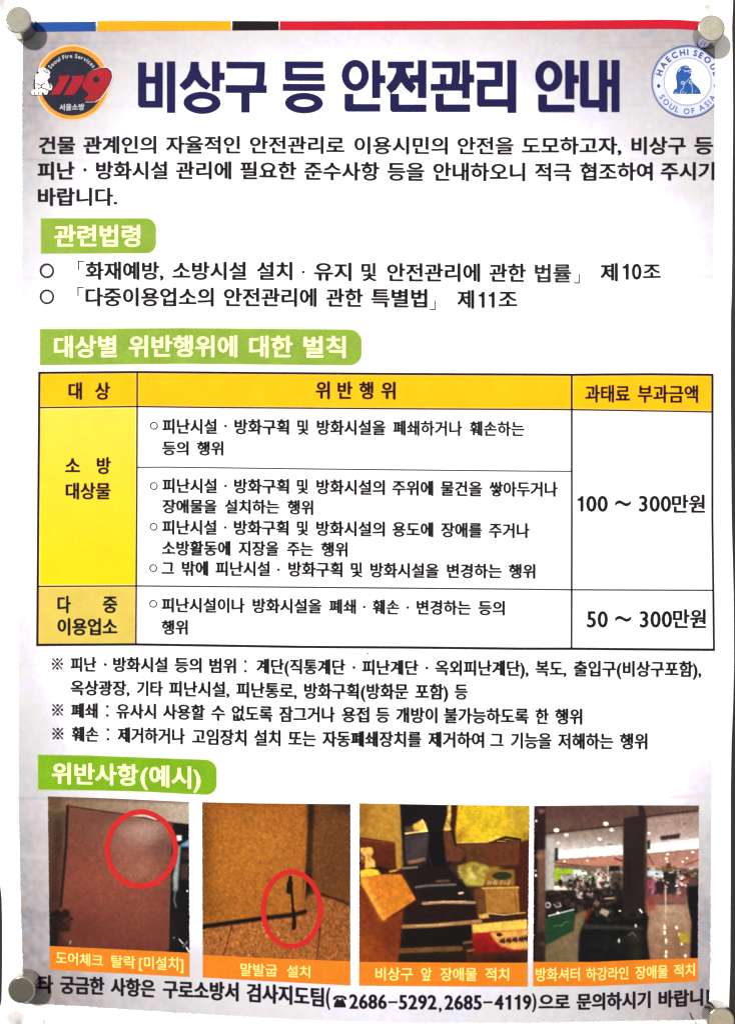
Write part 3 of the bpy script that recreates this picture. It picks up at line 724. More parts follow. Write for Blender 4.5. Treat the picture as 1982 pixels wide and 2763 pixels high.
# ---------------------------------------------------------------- the four printed photographs
PHOTO = mat_print('photo_ink', (255,)*3, grain=.05, blotch=.02, scale=2400, attr=True)
ORANGE = ink('orange_caption_ink', (242, 138, 30), grain=.12, blotch=.08)
LEMON = ink('lemon_reversed_out', (254, 244, 150), grain=.08)
RED = ink('red_ring_ink', (226, 40, 40), grain=.12)
def photo(pic, ox, oy, k, top, bot, xl, xr, cap_bot, lab, cap_line, cap_words, rings=(), sat=1.08):
    """pic in the coordinates of its own study (origin ox, oy, k units per sheet unit)"""
    nx, ny = 210, 220
    v = np.linspace(0, 1, ny)[:, None]; u = np.linspace(0, 1, nx)[None]
    X = xl[0] + (xr[0]-xl[0])*u + 0*v
    T = np.interp(X, *zip(*top)); B = np.interp(X, *zip(*bot))
    Y = T + (B-T)*v
    X = (xl[0] + (xl[1]-xl[0])*v)*(1-u) + (xr[0] + (xr[1]-xr[0])*v)*u
    c = pic.sample(((X-ox)*k).ravel(), ((Y-oy)*k).ravel()).reshape(ny, nx, 3)
    g = c.mean(-1, keepdims=True); c = g + (c - g) * sat; c = np.clip(c + (c - 118) * .10, 6, 255)
    X = X.copy(); X[:, 0] += rng.normal(0, .5, ny); X[:, -1] += rng.normal(0, .5, ny)
    root = grid_mesh('printed_photo', X, Y, 3, PHOTO, poster, c); root['label'] = lab
    cb = Print().band(xl[1], xr[1], bot, cap_bot, step=8, ny=6).build('caption_bar', ORANGE, root, 3)
    text_line('caption_lettering', cap_line, cap_words, root, .022, LEMON, 5)
    for cx, cy, rx, ry, th in rings:
        r = Print().ring(ox+cx/k, oy+cy/k, rx/k, ry/k, th/k, wob=.012).build('red_ring', RED, root, 5)

def pic1():
    p = Picture(100, 60, 1480, 1640, 4, (165, 138, 112), 1)
    p.poly([(90, 50), (1500, 50), (1500, 420), (90, 420)], (128, 96, 72), 30, (196, 180, 160), 'x')
    p.poly([(90, 60), (1500, 100), (1500, 165), (90, 120)], (110, 80, 66), 12, op=.6)
    p.poly([(90, 230), (292, 232), (240, 1130), (210, 1640), (90, 1640)], (96, 74, 56), 10, (38, 28, 26))
    p.poly([(110, 90), (250, 90), (250, 230), (110, 240)], (108, 80, 60), 25)
    p.poly([(182, 300), (250, 300), (215, 1100), (150, 1100)], (74, 56, 44), 14, (40, 28, 26))
    p.poly([(302, 180), (820, 262), (1295, 348), (1290, 600), (1275, 1000), (1250, 1580), (205, 1535), (238, 1120), (275, 560)], (124, 78, 64), 5, (112, 58, 48))
    p.blob(600, 900, 420, 360, (150, 78, 62), .8); p.blob(1000, 1080, 320, 330, (150, 82, 66), .6)
    p.blob(1010, 430, 260, 150, (190, 160, 148), .85); p.blob(900, 640, 260, 240, (168, 114, 96), .45); p.blob(1000, 800, 200, 120, (172, 120, 96), .55)
    p.blob(1230, 560, 110, 70, (112, 78, 66), .85); p.blob(1150, 610, 60, 50, (122, 84, 72), .6)
    p.line([(302, 185), (286, 560), (236, 1140)], 26, (46, 30, 28), 14)
    p.line([(302, 186), (820, 264), (1295, 350)], 14, (74, 46, 40), 10)
    p.line([(900, 275), (1040, 280), (1140, 312)], 22, (238, 225, 212), 6)
    p.poly([(1295, 345), (1480, 365), (1480, 1620), (1248, 1590), (1275, 1000), (1290, 600)], (24, 22, 26), 4)
    p.line([(1278, 700), (1268, 1000), (1256, 1560)], 10, (120, 84, 70), 8)
    p.poly([(1240, 335), (1298, 350), (1300, 450), (1270, 420)], (90, 62, 52), 5)
    p.poly([(1335, 470), (1385, 468), (1385, 515), (1340, 525)], (245, 248, 250), 4)
    p.line([(1330, 560), (1395, 520), (1460, 480)], 10, (20, 20, 24), 5)
    p.poly([(1370, 560), (1460, 505), (1465, 575), (1385, 575)], (128, 170, 205), 6)
    p.poly([(1345, 560), (1375, 570), (1350, 900), (1345, 1000), (1305, 1000), (1300, 860), (1335, 700)], (158, 170, 166), 8)
    p.line([(1325, 980), (1312, 1090), (1330, 1150)], 18, (112, 120, 118), 12, .8)
    p.poly([(1375, 740), (1460, 735), (1455, 890), (1372, 890)], (74, 54, 46), 12)
    p.poly([(1390, 620), (1460, 620), (1460, 700), (1390, 690)], (60, 50, 44), 12)
    for i in range(70):
        a = p.r.uniform(0, 6.28); r = p.r.uniform(0, 1)**.5
        p.blob(245 + 105*r*math.cos(a), 1280 + 105*r*math.sin(a), 22, 16, (24, 18, 18), .8, 1.2)
    p.blob(180, 1420, 70, 160, (26, 20, 20), .9)
    p.line([(320, 1500), (330, 1478)], 16, (225, 210, 190), 6); p.blob(280, 1500, 60, 25, (60, 34, 30), .6)
    p.line([(1360, 1460), (1395, 1500)], 12, (235, 235, 230), 5); p.line([(1430, 1540), (1455, 1580)], 14, (240, 240, 235), 5)
    p.line([(1400, 1530), (1440, 1480)], 14, (120, 120, 116), 8); p.dot(1437, 1000, 9, (235, 235, 230)); p.dot(1310, 1445, 8, (150, 150, 146))
    p.grain(.03, 1); p.grain(.02, 3)
    p.blob(760, 300, 300, 60, (112, 72, 60), .4); p.blob(420, 1350, 200, 160, (106, 54, 46), .5); p.blob(1150, 1400, 140, 200, (126, 70, 54), .4)
    photo(p, 100, 2120, 3.537, [(132, 2146.3), (320, 2153), (511, 2162.4)], [(136, 2549.8), (512, 2569.5)], (132.5, 136.5), (510.5, 512), [(136, 2613.6), (512, 2634.6)],
          'printed photo of a brown door with a red ring at its upper corner', [(153, 2563, 2598), (280, 2573, 2607), (367, 2576.5, 2612), (497, 2580, 2619)],
          [('도어체크', 153, 280), ('탈락', 302, 367), ('[미설치]', 376.5, 496)], [(1000, 598, 348, 378, 50)], 1.0)
pic1()

def pic2():
    p = Picture(80, 140, 1520, 1700, 4, (160, 92, 42), 2)
    floor = [(80, 1330), (1060, 1205), (1120, 1040), (1240, 1030), (1520, 1130), (1520, 1720), (80, 1720)]
    p.poly([(1100, 140), (1530, 140), (1530, 1140), (1240, 1035), (1050, 1060)], (112, 68, 32), 4)
    p.blob(1500, 150, 260, 130, (52, 34, 24), .9); p.blob(1320, 330, 130, 140, (120, 76, 36), .5); p.blob(1330, 760, 150, 220, (108, 62, 34), .6)
    p.poly([(80, 140), (1108, 140), (1080, 780), (1055, 1215), (80, 1345)], (174, 100, 34), 4)
    p.blob(600, 620, 420, 420, (194, 118, 42), .8); p.blob(300, 800, 260, 400, (188, 112, 34), .6)
    p.blob(100, 600, 90, 700, (126, 74, 24), .85); p.blob(600, 150, 600, 60, (150, 82, 28), .7); p.blob(150, 1150, 160, 160, (140, 84, 24), .6)
    p.blob(860, 1080, 130, 160, (176, 112, 36), .5); p.blob(750, 870, 60, 50, (170, 88, 30), .6)
    p.poly([(1108, 140), (1160, 140), (1140, 700), (1135, 1010), (1085, 1040), (1055, 1215), (1065, 900), (1078, 780)], (66, 42, 24), 10)
    p.blob(1105, 930, 38, 110, (30, 20, 16), .9); p.blob(1125, 250, 40, 130, (38, 26, 20), .7)
    p.line([(1075, 900), (1057, 1190)], 12, (190, 110, 40), 8)
    p.poly(floor, (168, 98, 46), 5)
    p.blob(560, 1450, 400, 160, (190, 116, 48), .5); p.blob(1400, 1350, 160, 260, (146, 82, 42), .6); p.blob(1140, 1120, 70, 90, (140, 84, 38), .6)
    p.line([(80, 1345), (400, 1300), (660, 1262), (960, 1225), (1070, 1195)], 42, (30, 22, 18), 24); p.line([(80, 1338), (660, 1260)], 22, (18, 14, 12), 10)
    p.line([(1230, 1030), (1400, 1085), (1520, 1140)], 26, (62, 38, 22), 22)
    p.line([(378, 1325), (345, 1450), (296, 1610)], 12, (96, 48, 26), 6); p.line([(1216, 1350), (1200, 1500), (1182, 1660)], 13, (92, 46, 26), 6)
    p.line([(932, 870), (925, 940)], 36, (34, 24, 20), 8); p.line([(928, 930), (922, 1000)], 58, (30, 22, 20), 10)
    p.line([(945, 1000), (955, 1150), (968, 1320)], 24, (30, 22, 20), 6); p.line([(960, 1180), (968, 1260)], 34, (28, 22, 20), 10); p.line([(970, 1290), (965, 1350)], 42, (34, 22, 20), 8)
    fm = p.mask(floor)
    p.grain(.10, 1, 5, fm); p.grain(.04, 1); p.grain(.04, 2, 1, 1-fm)
    photo(p, 520, 2120, 3.537, [(546, 2163), (700, 2166), (945.5, 2167.5)], [(547, 2574.6), (700, 2583), (945, 2591.6)], (546, 547.4), (945.5, 945), [(547, 2636), (700, 2645), (945, 2657)],
          'printed photo of a door stop under an orange door, ringed in red', [(649, 2596.5, 2632.5), (748, 2600, 2634), (837, 2604, 2638)], [('말발굽', 649, 748.5), ('설치', 773.5, 837)], [(945, 1172, 295, 380, 48)], .94)
pic2()

def pic3():
    p = Picture(40, 120, 1570, 1560, 4, (58, 34, 26), 3)
    p.poly([(40, 120), (415, 120), (455, 700), (385, 745), (370, 490), (40, 440)], (186, 138, 60), 5); p.blob(80, 200, 70, 260, (140, 92, 40), .7); p.line([(412, 150), (432, 500), (450, 700)], 14, (222, 180, 90), 10)
    p.poly([(40, 440), (372, 492), (384, 745), (40, 770)], (100, 50, 28), 5, (84, 38, 22)); p.line([(100, 470), (370, 500)], 14, (120, 66, 36), 10)
    p.poly([(415, 120), (925, 120), (905, 400), (830, 840), (560, 870), (440, 700)], (28, 24, 28), 6)
    p.poly([(458, 425), (660, 400), (655, 660), (470, 690)], (66, 56, 58), 14); p.blob(640, 480, 20, 160, (90, 78, 74), .5)
    p.poly([(670, 400), (800, 380), (830, 640), (800, 850), (690, 850), (650, 690)], (22, 19, 24), 8); p.line([(668, 410), (660, 560), (690, 700)], 8, (84, 72, 70), 8, .6); p.line([(800, 400), (822, 560), (832, 660)], 7, (120, 86, 66), 6, .5)
    p.poly([(455, 690), (600, 680), (650, 720), (560, 740), (450, 725)], (48, 40, 42), 10); p.blob(560, 520, 60, 110, (82, 70, 72), .5); p.line([(470, 440), (480, 660)], 8, (96, 82, 78), 8, .5)
    p.poly([(455, 360), (560, 330), (560, 395), (470, 405)], (92, 72, 48), 8)
    p.poly([(530, 335), (612, 288), (640, 320), (658, 392), (540, 385)], (238, 198, 98), 4); p.line([(465, 412), (560, 398), (655, 388)], 14, (250, 226, 150), 6); p.line([(612, 288), (655, 385)], 8, (255, 236, 170), 4)
    p.poly([(835, 150), (862, 150), (868, 260), (852, 330), (870, 385), (795, 388), (815, 320), (830, 260)], (228, 192, 100), 5); p.litter(805, 170, 865, 380, 14, [(160, 110, 50), (250, 224, 150)], 10, 22)
    p.poly([(868, 150), (925, 150), (905, 400), (870, 370)], (70, 30, 24), 5)
    p.poly([(925, 140), (1560, 140), (1535, 470), (1480, 485), (1430, 462), (1280, 465), (1180, 488), (910, 495), (902, 380)], (220, 188, 48), 5)
    p.poly([(1350, 140), (1560, 140), (1545, 470), (1380, 450)], (198, 162, 52), 30); p.blob(1400, 300, 20, 140, (215, 190, 90), .5); p.blob(945, 430, 50, 60, (176, 118, 44), .8); p.blob(1520, 460, 40, 60, (150, 110, 40), .6)
    p.line([(905, 490), (1180, 487), (1260, 440), (1300, 432)], 9, (245, 222, 120), 5)
    p.line([(1000, 560), (1150, 548), (1470, 520)], 7, (146, 92, 58), 5, .7); p.line([(1150, 545), (1152, 685)], 8, (70, 40, 28), 6, .8); p.line([(1160, 690), (1470, 698)], 10, (58, 34, 26), 6, .8); p.line([(910, 500), (1000, 668)], 10, (58, 34, 28), 8, .7); p.line([(1300, 490), (1306, 690)], 6, (80, 46, 32), 6, .6)
    p.line([(1255, 475), (1340, 445), (1470, 465)], 22, (46, 26, 18), 8); p.line([(1270, 478), (1340, 480)], 8, (222, 180, 100), 5)
    p.poly([(795, 392), (880, 390), (905, 510), (995, 570), (945, 660), (820, 650)], (104, 62, 44), 10); p.line([(870, 385), (905, 515)], 18, (36, 24, 20), 8)
    p.poly([(905, 505), (1470, 485), (1475, 700), (1000, 670), (1000, 560)], (104, 60, 40), 8); p.poly([(1000, 560), (1150, 540), (1150, 680), (1000, 650)], (92, 58, 36), 14); p.line([(1470, 470), (1480, 700)], 14, (60, 30, 22), 8)
    p.poly([(1480, 480), (1560, 465), (1560, 1180), (1470, 1130), (1440, 720)], (76, 36, 24), 8)
    p.poly([(830, 680), (930, 690), (980, 860), (840, 850)], (62, 42, 36), 14)
    p.poly([(925, 695), (1050, 658), (1180, 690), (1215, 745), (1150, 872), (990, 868), (965, 800), (920, 750)], (178, 156, 72), 8); p.litter(930, 680, 1190, 860, 40, [(214, 196, 108), (130, 112, 50), (196, 176, 80), (100, 84, 44)], 18, 50, 8, .7)
    p.blob(1040, 780, 40, 30, (236, 216, 128), .9); p.blob(1060, 840, 70, 26, (196, 186, 90), .7)
    p.poly([(1165, 745), (1420, 722), (1420, 872), (1160, 872)], (146, 104, 48), 6); p.blob(1240, 720, 60, 26, (206, 160, 60), .8); p.dot(1310, 782, 88, (50, 56, 34), 36)
    for i, x in enumerate((1180, 1204, 1236, 1258, 1296, 1330, 1362)): p.line([(x, 860 - 3*(i % 3)), (x + 14 - 9*(i % 2), 824 + 12*(i % 2))], 8, (206, 180, 130), 5); p.line([(x, 842), (x+20, 838 + 8*(i % 3))], 6, (190, 162, 112), 5)
    p.poly([(1060, 900), (1150, 880), (1175, 1115), (1085, 1125)], (104, 68, 38), 6)
    p.poly([(1145, 885), (1450, 885), (1465, 1112), (1170, 1115)], (174, 122, 60), 5); p.line([(1140, 890), (1450, 884)], 16, (214, 166, 84), 6); p.line([(1420, 920), (1440, 1090)], 8, (120, 76, 36), 5); p.line([(1155, 910), (1172, 1110)], 8, (110, 66, 34), 5)
    p.poly([(1100, 1125), (1190, 1105), (1195, 1150), (1110, 1158)], (222, 176, 100), 5); p.line([(1190, 1110), (1330, 1125), (1510, 1105)], 10, (230, 190, 110), 6)
    # flight of steps
    p.poly([(440, 700), (830, 700), (990, 860), (1075, 1010), (560, 1000), (445, 730)], (34, 27, 27), 8)
    p.line([(445, 716), (565, 706)], 18, (140, 126, 104), 10); p.line([(500, 662), (560, 652), (625, 636)], 30, (150, 110, 86), 10)
    p.line([(555, 882), (650, 868), (900, 858)], 20, (112, 102, 96), 8); p.line([(740, 830), (840, 825)], 22, (104, 76, 60), 14)
    p.line([(935, 935), (965, 930)], 18, (230, 210, 170), 6)
    p.poly([(470, 1040), (1085, 1020), (1090, 1180), (440, 1220)], (40, 26, 24), 6)
    p.line([(620, 1024), (800, 1012), (1070, 1016)], 26, (176, 138, 110), 8); p.line([(680, 1014), (990, 1004)], 9, (224, 190, 150), 4)
    p.poly([(415, 1245), (1045, 1215), (1045, 1390), (405, 1420)], (26, 21, 20), 6)
    p.line([(440, 1227), (700, 1217), (1120, 1180)], 34, (170, 124, 84), 10); p.line([(560, 1220), (860, 1205)], 9, (222, 180, 124), 5)
    p.line([(405, 1440), (650, 1430), (940, 1420)], 46, (112, 78, 46), 14); p.line([(980, 1370), (1040, 1360)], 26, (110, 84, 52), 10)
    p.poly([(400, 1470), (990, 1440), (1005, 1560), (395, 1560)], (40, 29, 22), 8)
    # open carton with flap at the left
    p.poly([(40, 840), (70, 840), (265, 1178), (445, 1080), (415, 1400), (395, 1560), (40, 1560)], (118, 54, 26), 8, (138, 66, 30)); p.blob(100, 1420, 90, 150, (160, 84, 36), .6); p.blob(330, 1300, 80, 150, (104, 46, 26), .6)
    p.poly([(180, 680), (320, 720), (330, 760), (220, 765)], (40, 24, 18), 8)
    p.poly([(66, 540), (170, 530), (186, 570), (162, 620), (196, 650), (204, 705), (112, 718), (112, 620)], (236, 186, 96), 5); p.litter(70, 540, 190, 700, 10, [(255, 226, 150), (196, 130, 60)], 14, 34)
    p.poly([(66, 740), (140, 718), (222, 730), (255, 775), (75, 805)], (246, 208, 72), 5); p.line([(330, 745), (378, 735)], 16, (220, 176, 70), 8)
    p.poly([(75, 800), (300, 768), (430, 770), (557, 988), (268, 1178), (200, 1060), (70, 842)], (214, 132, 48), 4); p.poly([(70, 800), (110, 795), (290, 1165), (262, 1178), (180, 1030)], (244, 186, 80), 14); p.blob(330, 900, 120, 90, (206, 122, 44), .5)
    # red and yellow carton
    p.poly([(1045, 1285), (1530, 1240), (1540, 1440), (1060, 1475)], (172, 38, 34), 5, (120, 24, 26)); p.poly([(1045, 1208), (1528, 1163), (1532, 1250), (1052, 1284)], (238, 200, 96), 4)
    p.poly([(1205, 1278), (1540, 1252), (1540, 1430), (1400, 1428), (1300, 1398), (1240, 1345)], (226, 172, 92), 6)
    p.dot(1285, 1298, 28, (60, 40, 34), 16)
    for x, y in ((1312, 1352), (1366, 1348), (1420, 1342), (1474, 1338), (1516, 1332)):
        p.blob(x, y, 17, 20, (64, 34, 28), .95, .8); p.line([(x-20, y+10), (x-6, y-12), (x+8, y+14)], 11, (54, 26, 24), 6); p.line([(x+14, y-20), (x+18, y+20)], 11, (54, 26, 24), 6)
    p.poly([(1000, 1478), (1560, 1436), (1560, 1560), (1000, 1560)], (72, 38, 24), 8); p.line([(1010, 1440), (1060, 1430)], 22, (130, 96, 60), 10); p.blob(1350, 1520, 160, 40, (40, 22, 18), .7)
    p.grain(.035, 1); p.grain(.035, 3)
    photo(p, 950, 2120, 3.254, [(969, 2165), (1200, 2169), (1426, 2171.6)], [(968, 2592.6), (1422, 2594.8)], (969, 968.2), (1426.3, 1421.7), [(968, 2657), (1422, 2659.3)],
          'printed photo of stairs blocked by cartons and a yellow wall', [(1012, 2606, 2643), (1372, 2607, 2644)], [('비상구', 1012.4, 1113), ('앞', 1135, 1163.6), ('장애물', 1186.6, 1285), ('적치', 1307.4, 1371.6)])
pic3()

def pic4():
    p = Picture(70, 140, 1560, 1560, 4, (84, 60, 54), 4)
    p.poly([(70, 140), (1560, 140), (1560, 215), (1085, 265), (880, 335), (190, 415), (70, 400)], (98, 70, 64), 6, (112, 86, 78), 'x'); p.blob(600, 210, 400, 60, (84, 58, 54), .5); p.blob(300, 330, 150, 60, (118, 92, 80), .6)
    p.poly([(190, 425), (880, 345), (880, 560), (190, 640)], (136, 116, 106), 6, (226, 216, 208))
    p.poly([(1080, 275), (1560, 220), (1560, 500), (1080, 560)], (160, 132, 124), 6, (206, 186, 176))
    p.line([(190, 412), (880, 340)], 14, (74, 52, 48), 6); p.line([(1085, 262), (1300, 235), (1560, 208)], 12, (70, 48, 46), 6)
    p.blob(560, 560, 400, 60, (238, 232, 228), .7); p.blob(1380, 490, 260, 46, (240, 230, 224), .7)
    p.poly([(302, 575), (880, 512), (880, 605), (300, 640)], (255, 254, 252), 6); p.poly([(1082, 510), (1560, 455), (1560, 548), (1082, 592)], (255, 254, 252), 6)
    p.poly([(268, 648), (880, 606), (880, 720), (268, 690)], (196, 136, 116), 6); p.poly([(1082, 594), (1560, 550), (1560, 720), (1082, 730)], (184, 136, 122), 6)
    p.line([(280, 668), (560, 702), (720, 735)], 12, (120, 72, 62), 8); p.line([(800, 630), (865, 655)], 14, (112, 56, 54), 8); p.line([(1090, 600), (1140, 690)], 12, (150, 70, 62), 8); p.line([(1420, 690), (1530, 645)], 12, (150, 76, 70), 8)
    p.poly([(265, 695), (880, 700), (880, 940), (265, 930)], (120, 104, 92), 6)
    bright = [(250, 246, 240), (222, 226, 214), (236, 210, 190), (160, 150, 140), (90, 76, 68), (44, 38, 40), (214, 170, 150), (60, 50, 48)]
    p.litter(300, 720, 880, 900, 110, bright, 14, 50, 4)
    p.poly([(268, 715), (432, 722), (432, 800), (420, 770), (330, 770), (322, 835), (268, 835)], (166, 190, 54), 5); p.poly([(440, 726), (555, 745), (555, 775), (440, 790)], (216, 232, 220), 5)
    p.poly([(555, 782), (636, 776), (630, 835), (560, 838)], (66, 134, 50), 5); p.poly([(345, 780), (440, 770), (440, 900), (385, 900), (345, 850)], (170, 165, 158), 6)
    p.litter(440, 730, 760, 890, 60, [(255, 250, 244), (250, 236, 226), (60, 44, 44), (236, 196, 180), (110, 96, 88)], 10, 30, 2, 1)
    p.poly([(745, 700), (842, 694), (842, 740), (745, 745)], (44, 34, 34), 4); p.line([(742, 700), (738, 800)], 8, (240, 200, 190), 4); p.poly([(768, 760), (862, 750), (866, 900), (768, 930)], (78, 66, 58), 6)
    p.poly([(268, 870), (450, 880), (450, 905), (268, 918)], (255, 248, 230), 5); p.litter(640, 780, 760, 900, 18, [(255, 240, 225), (240, 170, 160), (255, 250, 246)], 14, 40)
    p.litter(300, 790, 860, 930, 46, [(30, 24, 26), (40, 30, 30), (60, 44, 42)], 12, 36, 4, 1, 1.6)
    # right-hand aisle
    p.litter(1082, 700, 1540, 860, 80, bright + [(210, 190, 110), (170, 90, 80)], 14, 46, 4); p.poly([(1085, 735), (1225, 740), (1225, 800), (1085, 790)], (210, 226, 230), 6); p.poly([(1205, 700), (1345, 705), (1345, 730), (1205, 740)], (110, 100, 52), 6)
    p.poly([(1085, 820), (1160, 815), (1160, 930), (1085, 940)], (160, 96, 130), 8); p.litter(1082, 810, 1440, 1030, 70, [(60, 34, 44), (150, 60, 60), (220, 190, 180), (40, 30, 34), (190, 120, 110)], 14, 44, 4, .9, 1.6)
    p.poly([(1225, 745), (1335, 745), (1335, 860), (1225, 850)], (40, 42, 36), 5); p.poly([(1160, 830), (1220, 820), (1225, 940), (1160, 945)], (54, 40, 46), 5); p.poly([(1255, 680), (1290, 670), (1290, 720), (1255, 720)], (90, 60, 50), 4); p.poly([(1240, 850), (1335, 850), (1340, 950), (1250, 950)], (56, 46, 48), 6)
    p.poly([(1082, 1000), (1440, 1000), (1475, 1200), (1465, 1560), (1110, 1560), (1082, 1290)], (168, 134, 110), 6, (150, 112, 90)); p.poly([(1085, 950), (1440, 960), (1440, 1035), (1085, 1030)], (140, 92, 84), 12)
    p.blob(1120, 1040, 40, 80, (150, 50, 50), .6); p.blob(1280, 1030, 110, 12, (60, 40, 44), .8); p.blob(1295, 1125, 50, 10, (66, 44, 60), .9); p.blob(1300, 1070, 60, 40, (200, 176, 160), .5); p.line([(1245, 870), (1248, 1180)], 12, (236, 220, 206), 8, .8)
    p.litter(1100, 730, 1430, 900, 60, [(255, 244, 236), (70, 40, 46), (200, 120, 120), (236, 206, 196), (50, 50, 44)], 8, 26, 2, 1)
    p.poly([(1180, 1060), (1400, 1060), (1420, 1300), (1190, 1300)], (196, 168, 144), 40, op=.6)
    p.blob(1340, 1340, 120, 160, (120, 90, 66), .5); p.litter(1090, 1040, 1440, 1500, 40, [(190, 160, 132), (130, 98, 76), (200, 172, 146)], 16, 50, 14, .4, 2)
    for x, y, r in ((1238, 1235, 22), (1238, 1285, 18), (1250, 1360, 26), (1252, 1455, 16), (1250, 1490, 16), (1342, 1240, 14), (1388, 1385, 14), (1420, 1490, 16), (1365, 1300, 14)): p.dot(x, y, 11, (255, 246, 226), r)
    p.poly([(1355, 1290), (1455, 1295), (1450, 1370), (1380, 1375)], (178, 158, 52), 10)
    p.poly([(1435, 860), (1560, 840), (1560, 1560), (1462, 1500), (1475, 1200), (1445, 1050)], (27, 24, 26), 5); p.poly([(1430, 845), (1535, 835), (1535, 870), (1440, 880)], (90, 74, 76), 6)
    # left column and floor
    p.poly([(190, 440), (272, 458), (268, 905), (190, 915)], (196, 190, 184), 5); p.blob(205, 700, 18, 260, (150, 144, 140), .5); p.poly([(274, 540), (302, 535), (302, 650), (274, 655)], (46, 52, 52), 4)
    p.poly([(190, 915), (880, 900), (880, 1180), (190, 1180)], (38, 31, 31), 6); p.litter(200, 915, 870, 1110, 60, [(70, 58, 52), (24, 20, 22), (96, 76, 62), (56, 40, 38), (140, 122, 110)], 14, 56, 5, .8)
    p.litter(450, 890, 640, 990, 26, [(255, 235, 225), (220, 190, 180), (40, 30, 32)], 10, 30, 3); p.ring = None
    p.poly([(190, 1390), (445, 1260), (450, 1120), (560, 1080), (525, 1230), (492, 1350), (480, 1560), (190, 1560)], (126, 108, 80), 6); p.blob(260, 1500, 90, 60, (104, 88, 64), .6)
    p.poly([(190, 1155), (446, 1085), (440, 1262), (190, 1395)], (38, 68, 46), 5); p.line([(222, 1135), (300, 1115), (440, 1080)], 12, (215, 220, 214), 6); p.dot(300, 1108, 12, (240, 240, 236)); p.line([(270, 1230), (300, 1215), (330, 1225), (360, 1190), (400, 1185)], 7, (110, 140, 116), 4, .8)
    p.dot(215, 1040, 26, (200, 194, 184), 28); p.dot(213, 1040, 14, (50, 40, 40)); p.line([(268, 1035), (290, 1060), (328, 1050), (320, 1022)], 9, (190, 186, 180), 4)
    p.line([(545, 1150), (580, 1090), (608, 1075)], 22, (150, 52, 46), 8, .9); p.line([(575, 1075), (590, 1130)], 8, (190, 90, 80), 4); p.line([(530, 1180), (620, 1120)], 14, (110, 36, 34), 8)
    p.poly([(480, 1540), (490, 1290), (540, 1190), (640, 1110), (720, 1050), (870, 1000), (1065, 1095), (1098, 1150), (1080, 1310), (1108, 1530)], (24, 23, 24), 6)
    p.litter(560, 1050, 1050, 1200, 34, [(64, 58, 54), (40, 46, 38), (84, 70, 60), (16, 15, 17), (52, 40, 38)], 16, 60, 5, .8); p.litter(500, 1270, 1080, 1500, 22, [(34, 36, 32), (16, 16, 18), (42, 40, 36)], 40, 120, 12, .6)
    p.poly([(528, 1208), (1055, 1232), (1050, 1262), (520, 1250)], (58, 56, 56), 8); p.poly([(665, 1108), (690, 1070), (757, 1096), (730, 1146)], (190, 170, 150), 4); p.line([(620, 1030), (640, 1000), (660, 1030), (640, 1050)], 9, (130, 112, 96), 5); p.line([(715, 985), (790, 980)], 14, (180, 160, 140), 6)
    p.blob(990, 1330, 60, 80, (60, 54, 42), .7); p.line([(920, 1310), (960, 1280), (985, 1320)], 10, (110, 94, 76), 5); p.dot(985, 1225, 9, (240, 220, 190), 16); p.dot(838, 1355, 8, (220, 216, 210), 20); p.blob(980, 1470, 60, 70, (50, 54, 36), .6)
    p.poly([(878, 278), (1010, 258), (1078, 272), (1066, 1115), (868, 1115)], (46, 36, 37), 5); p.poly([(1002, 140), (1042, 140), (1080, 275), (1008, 262)], (50, 38, 42), 5); p.line([(1070, 280), (1060, 700), (1070, 1110)], 7, (120, 86, 66), 5, .7); p.blob(960, 420, 70, 160, (58, 44, 44), .6); p.blob(930, 900, 50, 200, (38, 30, 32), .6)
    p.poly([(1195, 437), (1375, 414), (1365, 455), (1205, 472)], (66, 48, 48), 4); p.poly([(1084, 475), (1112, 470), (1108, 550), (1084, 552)], (54, 44, 44), 4); p.poly([(1395, 320), (1430, 318), (1412, 345)], (110, 86, 80), 5); p.blob(760, 508, 30, 8, (120, 100, 96), .8)
    p.poly([(70, 140), (196, 140), (192, 560), (70, 560)], (52, 34, 36), 6); p.poly([(120, 560), (192, 560), (190, 1280), (118, 1280)], (124, 90, 74), 10, (84, 62, 50)); p.poly([(70, 400), (124, 400), (118, 1560), (70, 1560)], (30, 22, 26), 8); p.poly([(116, 1280), (192, 1270), (192, 1560), (100, 1560)], (50, 38, 34), 10)
    p.poly([(122, 195), (200, 205), (150, 245)], (150, 100, 90), 8); p.blob(150, 610, 46, 22, (150, 116, 96), .8); p.dot(110, 302, 11, (230, 220, 210)); p.dot(108, 780, 12, (250, 240, 232)); p.dot(108, 738, 9, (190, 182, 180)); p.blob(165, 1380, 26, 16, (96, 80, 70), .8)
    for x, y, r in ((288, 384, 24), (375, 424, 18), (720, 328, 24), (770, 381, 18), (665, 462, 18), (302, 496, 16), (1098, 408, 15), (1262, 596, 14), (1250, 634, 13), (1482, 577, 14), (1395, 661, 12), (1432, 630, 10), (1260, 660, 9), (560, 650, 10), (360, 655, 12), (845, 1093, 10)): p.dot(x, y, r*1.0, (255, 250, 236), r*.75)
    p.line([(1020, 1082), (1038, 1106)], 16, (240, 232, 220), 5)
    p.grain(.03, 1); p.grain(.03, 3)
    photo(p, 1410, 2120, 3.254, [(1438, 2172.2), (1687, 2170), (1882, 2171.6)], [(1436, 2592.6), (1600, 2594), (1687, 2590), (1880, 2584)], (1438.3, 1436), (1881.7, 1880.2), [(1435, 2658.5), (1600, 2659), (1700, 2655), (1880, 2647)],
          'printed photo of a dim shop hall with a dark pillar and kiosk', [(1443, 2607.5, 2645.5), (1600, 2608, 2644.5), (1700, 2605, 2641), (1800, 2601, 2638), (1872, 2597, 2632)],
          [('방화셔터', 1443, 1562), ('하강라인', 1579, 1692.7), ('장애물', 1711.8, 1799.4), ('적치', 1815, 1872)])
pic4()

